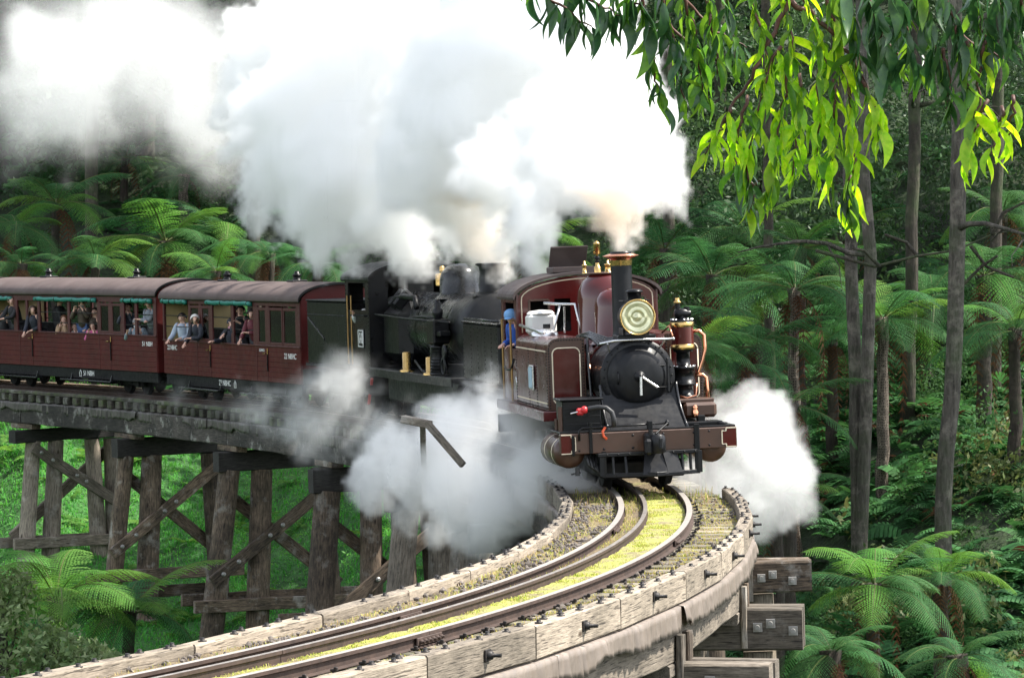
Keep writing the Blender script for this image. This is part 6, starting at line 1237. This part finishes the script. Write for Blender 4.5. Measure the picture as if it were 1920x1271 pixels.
spray('dark gum leaf fringe hanging over the white plume', [tw(10, 'd', 60, 105, (1000, -30), (1060, 20), (1110, 50)), tw(10, 'd', 65, 110, (1070, -30), (1120, 10), (1165, 30)), tw(8, 'ddm', 55, 95, (1130, -30), (1175, -5), (1210, 20)), tw(2, 'm', 30, 45, (975, -30), (988, -20)),
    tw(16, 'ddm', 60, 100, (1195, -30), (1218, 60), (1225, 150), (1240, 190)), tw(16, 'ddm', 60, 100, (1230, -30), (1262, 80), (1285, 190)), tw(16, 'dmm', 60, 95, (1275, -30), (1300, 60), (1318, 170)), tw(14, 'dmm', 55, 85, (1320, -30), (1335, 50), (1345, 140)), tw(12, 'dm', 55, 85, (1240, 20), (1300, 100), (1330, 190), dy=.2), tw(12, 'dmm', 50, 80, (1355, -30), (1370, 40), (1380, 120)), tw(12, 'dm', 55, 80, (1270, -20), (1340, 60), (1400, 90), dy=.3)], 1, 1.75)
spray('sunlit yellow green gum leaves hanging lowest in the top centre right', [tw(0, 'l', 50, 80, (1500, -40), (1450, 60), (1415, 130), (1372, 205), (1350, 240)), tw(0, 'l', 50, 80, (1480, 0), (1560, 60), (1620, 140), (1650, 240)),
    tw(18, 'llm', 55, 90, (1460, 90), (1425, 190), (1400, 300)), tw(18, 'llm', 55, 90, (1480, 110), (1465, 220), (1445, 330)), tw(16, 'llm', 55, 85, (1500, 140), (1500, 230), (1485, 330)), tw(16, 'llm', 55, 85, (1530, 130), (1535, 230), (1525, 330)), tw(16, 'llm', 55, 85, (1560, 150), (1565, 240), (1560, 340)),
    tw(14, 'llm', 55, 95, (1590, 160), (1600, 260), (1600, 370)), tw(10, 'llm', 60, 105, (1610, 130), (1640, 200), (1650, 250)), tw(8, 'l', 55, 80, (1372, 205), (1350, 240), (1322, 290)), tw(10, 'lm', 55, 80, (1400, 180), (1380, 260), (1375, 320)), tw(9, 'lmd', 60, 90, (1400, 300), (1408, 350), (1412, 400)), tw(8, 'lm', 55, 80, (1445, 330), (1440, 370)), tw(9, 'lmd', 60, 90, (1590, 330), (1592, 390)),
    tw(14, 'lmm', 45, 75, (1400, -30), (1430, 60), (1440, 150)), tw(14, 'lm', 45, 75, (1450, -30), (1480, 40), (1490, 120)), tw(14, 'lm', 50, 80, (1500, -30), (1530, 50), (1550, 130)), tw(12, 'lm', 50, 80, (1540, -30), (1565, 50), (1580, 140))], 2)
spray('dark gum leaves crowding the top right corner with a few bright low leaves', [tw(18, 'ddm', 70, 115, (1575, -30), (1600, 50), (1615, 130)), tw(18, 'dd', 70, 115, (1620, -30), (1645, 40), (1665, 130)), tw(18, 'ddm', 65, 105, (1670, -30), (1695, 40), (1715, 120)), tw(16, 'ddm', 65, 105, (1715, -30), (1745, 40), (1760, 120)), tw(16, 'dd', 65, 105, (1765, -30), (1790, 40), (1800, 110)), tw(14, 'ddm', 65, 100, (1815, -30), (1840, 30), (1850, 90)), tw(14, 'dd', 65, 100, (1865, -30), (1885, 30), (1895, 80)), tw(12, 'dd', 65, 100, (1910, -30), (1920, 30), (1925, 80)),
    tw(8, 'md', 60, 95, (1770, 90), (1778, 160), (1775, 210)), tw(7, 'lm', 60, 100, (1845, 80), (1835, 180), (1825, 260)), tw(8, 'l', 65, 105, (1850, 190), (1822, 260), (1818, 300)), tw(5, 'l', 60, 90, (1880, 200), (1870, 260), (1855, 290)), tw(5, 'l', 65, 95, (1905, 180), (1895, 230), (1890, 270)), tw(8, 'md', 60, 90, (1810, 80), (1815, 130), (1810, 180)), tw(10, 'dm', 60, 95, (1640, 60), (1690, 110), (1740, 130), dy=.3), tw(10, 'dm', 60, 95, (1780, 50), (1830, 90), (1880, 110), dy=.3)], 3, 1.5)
# ---------------------------------------------------------------- steam: real volumes, each a density grid made of drifting puffs
def steam_mat(name, dens, browns=()):
    m = bpy.data.materials.new(name); m.use_nodes = True; nt = m.node_tree
    for n in list(nt.nodes):
        if n.type != 'OUTPUT_MATERIAL': nt.nodes.remove(n)
    out = nt.nodes[0]; pv = nd(nt, 'ShaderNodeVolumePrincipled'); pv.inputs['Color'].default_value = (.991, .99, .987, 1); pv.inputs['Density'].default_value = dens; pv.inputs['Anisotropy'].default_value = 0
    if browns:                       # sooty smoke mixed into the steam close to the two chimneys
        pos = nd(nt, 'ShaderNodeNewGeometry').outputs['Position']; col = None
        for c, r in browns:
            dv = nd(nt, 'ShaderNodeVectorMath', operation='DISTANCE'); nt.links.new(pos, dv.inputs[0]); dv.inputs[1].default_value = c
            mr = nd(nt, 'ShaderNodeMapRange', interpolation_type='SMOOTHSTEP'); nt.links.new(dv.outputs['Value'], mr.inputs[0]); mr.inputs[1].default_value = r * .15; mr.inputs[2].default_value = r; mr.inputs[3].default_value = 1; mr.inputs[4].default_value = 0
            col = mix(nt, mr.outputs[0], col if col is not None else (.991, .99, .987), (.93, .82, .69))
        nt.links.new(col, pv.inputs['Color'])
    nt.links.new(pv.outputs[0], out.inputs['Volume']); return m
def steam(name, label, puffs, vox, mat_, w1=.9, w2=.35, erode=.5, soft=.45, s1=.42, s2=1.5):
    """puffs: (px, py, radius in photo pixels, distance, weight)"""
    Pf = [(PX(x, y, Y), r * Y / FPX, d) for x, y, r, Y, d in puffs]; pad = w1 * .4 + .15
    lo = [min(c[i] - r for c, r, d in Pf) - pad for i in range(3)]; hi = [max(c[i] + r for c, r, d in Pf) + pad for i in range(3)]
    b = MB()
    for c, r, d in Pf: b.ell(c, (r * .6,) * 3, 8, 6)
    o = b.build(name, mat_); g = bpy.data.node_groups.new(name, 'GeometryNodeTree'); g.interface.new_socket('Geometry', in_out='INPUT', socket_type='NodeSocketGeometry'); g.interface.new_socket('Geometry', in_out='OUTPUT', socket_type='NodeSocketGeometry')
    N, L = g.nodes, g.links
    def put(n, i, v):
        if hasattr(v, 'is_linked'): L.new(v, n.inputs[i])
        elif v is not None: n.inputs[i].default_value = v
    def mth(op, a, b_=None, c=None, clamp=False):
        n = N.new('ShaderNodeMath'); n.operation = op; n.use_clamp = clamp
        for i, v in enumerate((a, b_, c)): put(n, i, v)
        return n.outputs[0]
    def vm(op, a, b_=None, scale=None):
        n = N.new('ShaderNodeVectorMath'); n.operation = op; put(n, 0, a); put(n, 1, b_)
        if scale is not None: n.inputs['Scale'].default_value = scale
        return n
    pos = N.new('GeometryNodeInputPosition').outputs[0]
    def noise(scale, det, vec, ro=.6):
        n = N.new('ShaderNodeTexNoise'); n.inputs['Scale'].default_value = scale; n.inputs['Detail'].default_value = det; n.inputs['Roughness'].default_value = ro; L.new(vec, n.inputs['Vector']); return n
    wp = pos
    for s_, a_, dt in ((s1, w1 * 2.6, 3), (s2, w2 * 2.6, 4), (s2 * 3.4, w2 * .75, 4)):
        off = vm('SCALE', vm('SUBTRACT', noise(s_, dt, wp).outputs['Color'], (.5, .5, .5)).outputs[0], None, a_).outputs[0]; wp = vm('ADD', wp, off).outputs[0]
    tot = None
    for c, r, d in Pf:
        q = mth('DIVIDE', vm('DISTANCE', wp, tuple(c)).outputs['Value'], r); q = mth('MULTIPLY', q, q); q = mth('MULTIPLY', mth('SUBTRACT', 1., q, clamp=True), d); tot = q if tot is None else mth('ADD', tot, q)
    n2 = noise(2.6, 7, wp, .66).outputs[0]; v = mth('MULTIPLY_ADD', n2, erode * 2, -erode * 1.25); v = mth('ADD', tot, mth('MULTIPLY', v, mth('MULTIPLY', tot, 4., clamp=True)))
    mr = N.new('ShaderNodeMapRange'); mr.interpolation_type = 'SMOOTHSTEP'; L.new(v, mr.inputs[0]); mr.inputs[1].default_value = .04; mr.inputs[2].default_value = soft
    mr2 = mth('MULTIPLY', mr.outputs[0], mth('MULTIPLY', tot, 1., clamp=True) if soft > .6 else 1.)
    vc = N.new('GeometryNodeVolumeCube'); L.new(mr2, vc.inputs['Density']); vc.inputs['Min'].default_value = lo; vc.inputs['Max'].default_value = hi
    for i, k in enumerate('XYZ'): vc.inputs['Resolution ' + k].default_value = max(10, int((hi[i] - lo[i]) / vox))
    sm = N.new('GeometryNodeSetMaterial'); sm.inputs['Material'].default_value = mat_; L.new(vc.outputs[0], sm.inputs[0]); go = N.new('NodeGroupOutput'); L.new(sm.outputs[0], go.inputs[0]); N.new('NodeGroupInput')
    md = o.modifiers.new('steam', 'NODES'); md.node_group = g; tag(o, label, 'steam', None, 'stuff'); return o
S_plume = steam_mat('plume_steam', 3.0, ((PX(1135, 360, 44.9), 1.5), (PX(893, 440, 53.7), 1.25)))
S_low = steam_mat('cylinder_steam', 1.5); S_thin = steam_mat('thin_steam', .42)
steam('steam_plume', 'huge white steam plume rising from both engine chimneys', [
    (1168, 462, 26, 45.2, 0.9), (1160, 425, 48, 45.4, 1), (1150, 370, 80, 45.8, 1), (1200, 345, 75, 46.0, 1), (1245, 300, 55, 46.7, 0.8), (1275, 285, 30, 47.0, 0.6), (1090, 310, 120, 46.9, 1), (1170, 250, 110, 47.9, 1), (1120, 170, 120, 50.0, 1), (1180, 110, 70, 50.5, 0.9), (1020, 90, 160, 52.8, 1), (1060, 230, 140, 49.6, 1), (1090, 20, 120, 53.5, 1), (960, 0, 170, 55.3, 1), (930, 180, 150, 53.4, 1), (960, 330, 110, 51.5, 1), (1000, 410, 70, 49.0, 0.8),
    (918, 478, 32, 54.3, 0.9), (905, 440, 62, 54.6, 1), (870, 380, 100, 55.0, 1), (790, 330, 120, 55.5, 1), (820, 200, 140, 56.1, 1), (800, 60, 170, 58.3, 1), (700, 120, 150, 59.4, 1), (690, 260, 140, 58.1, 1), (700, 390, 95, 57.5, 0.9), (610, 380, 95, 58.5, 0.9), (780, 430, 60, 57.0, 0.8), (570, 300, 100, 59.5, 0.9), (530, 380, 60, 59.5, 0.7), (590, 190, 120, 60.7, 0.95), (560, 90, 95, 62.3, 0.9), (480, 70, 60, 63.7, 0.8), (470, 130, 70, 63.2, 0.75), (640, 20, 120, 63.0, 1), (620, 440, 60, 59.0, 0.7), (690, 455, 60, 58.3, 0.8), (770, 465, 60, 57.2, 0.85), (850, 455, 60, 56.0, 0.9), (1010, 430, 55, 48.8, 0.7), (560, 400, 70, 59.3, 0.9), (500, 330, 70, 60.0, 0.9), (500, 230, 90, 61.2, 0.95), (455, 200, 60, 62.5, 0.8), (480, 400, 40, 60.4, 0.6), (1240, 220, 60, 48.2, 0.8), (880, 300, 110, 54.0, 1), (985, 470, 40, 48.5, 0.35), (640, 350, 110, 58, 1), (740, 380, 110, 57, 1), (600, 270, 110, 58.6, 1), (830, 300, 130, 55, 1), (550, 200, 100, 59, 1), (900, 120, 160, 54, 1)], .065, S_plume, .8, .5, .62, .22, .42, 1.7)
steam('drifting_steam', 'thin grey steam veil drifting left in front of the dark forest', [
    (60, 200, 190, 72, .8), (170, 90, 200, 71, .8), (240, 200, 150, 70, .7), (140, 220, 130, 71, .9), (300, 130, 130, 69, .7), (40, 60, 130, 72, .7), (330, 250, 100, 68, .9), (430, 260, 100, 66, .9), (250, 30, 150, 70, .6), (400, 60, 100, 68, .35), (380, 180, 80, 67, .5), (120, 300, 60, 72, .5), (480, 200, 90, 65, .9), (430, 350, 60, 65, .35), (10, 300, 70, 73, .55), (420, 180, 120, 65, .9), (380, 90, 120, 67, .8), (350, 320, 80, 67, .6), (460, 330, 70, 63, .7), (270, 300, 70, 69, .6), (440, 60, 110, 64, .8), (350, 160, 120, 67, .8), (440, 260, 90, 64, .9), (300, 20, 110, 69, .6)], .16, S_thin, 1.5, .6, .75, .9, .3, 1.1)
steam('steam_cloud', 'white steam cloud billowing from the right side of the maroon engine onto the forest', [
    (1360, 780, 42, 43.6, .8), (1375, 830, 60, 43.4, 1), (1420, 860, 75, 43.4, 1), (1390, 920, 75, 43, 1), (1450, 900, 75, 43.2, 1), (1340, 900, 60, 42.8, 1), (1480, 950, 48, 43.2, .9), (1430, 800, 55, 43.6, .7), (1455, 770, 35, 43.6, .5), (1300, 880, 45, 43, .9), (1370, 745, 34, 43.8, .5), (1440, 850, 85, 43.2, 1), (1480, 880, 60, 43.3, .9), (1400, 760, 55, 43.7, .7), (1345, 690, 28, 44, .22), (1350, 640, 24, 44.2, .16), (1430, 975, 40, 43, .8)], .05, S_low, .42, .22, .6, .22, .7, 2.4)
steam('steam_cloud', 'white steam cloud billowing over the left deck edge beside the maroon engine', [
    (700, 920, 60, 49, .9), (780, 890, 80, 48, 1), (870, 930, 90, 46.5, 1), (950, 880, 80, 45.5, 1), (1020, 900, 60, 44, 1), (900, 990, 55, 46, .9), (850, 830, 75, 48.5, .85), (930, 790, 60, 47.5, .7), (960, 930, 60, 45, 1), (1070, 890, 45, 43.4, .9), (760, 960, 45, 48.3, .6), (1000, 850, 50, 45, .8), (885, 740, 50, 48.5, .4), (905, 690, 35, 48.5, .28), (1100, 900, 34, 42.9, .8), (1030, 870, 60, 43.6, .9), (1060, 920, 45, 43, .9), (970, 770, 55, 46, .7), (900, 800, 70, 47.6, .8), (980, 800, 55, 45.5, .9), (1010, 850, 50, 44.6, .9), (680, 900, 55, 49.5, .8), (720, 870, 70, 49, .9), (820, 1000, 45, 47.4, .7), (930, 960, 70, 45.6, 1), (1040, 930, 40, 43.8, .9), (860, 870, 80, 47.4, 1)], .055, S_low, .5, .26, .6, .22, .6, 2.2)
steam('wispy_steam', 'wispy steam escaping under the black engine across its wheels and the deck', [
    (640, 770, 110, 57, .65), (560, 780, 85, 60, .7), (490, 750, 60, 62.5, .6), (700, 830, 80, 55, .75), (610, 830, 70, 58, .6), (720, 700, 60, 55.5, .4), (690, 645, 40, 55.5, .3), (790, 760, 60, 52.5, .4), (510, 770, 40, 62, .55), (650, 690, 60, 57, .3), (740, 500, 40, 58, .45), (725, 540, 26, 57.5, .3), (760, 470, 50, 58.5, .5), (850, 790, 50, 50.5, .5), (600, 730, 60, 58.5, .6), (660, 720, 60, 56.5, .4), (560, 850, 50, 58, .4), (880, 720, 40, 50, .45), (500, 800, 36, 62, .5), (760, 800, 60, 53, .6), (820, 760, 55, 51.5, .5), (690, 790, 80, 55.5, .6), (600, 680, 40, 58.5, .3), (860, 700, 36, 50.5, .35)], .09, steam_mat('wisp_steam', 2.1), .8, .5, .8, .9, .7, 2.)
steam('wispy_steam', 'low thin steam trailing along the deck below the two carriages', [
    (460, 760, 50, 65, .7), (400, 755, 40, 67.5, .6), (330, 750, 40, 69.5, .6), (270, 745, 36, 71.5, .6), (200, 740, 28, 73.5, .45), (300, 720, 28, 71, .4), (520, 740, 40, 63, .5), (430, 720, 26, 66, .3), (350, 790, 40, 68, .3)], .12, steam_mat('trail_steam', 1.2), .5, .3, .7, .8, .8, 2.2)
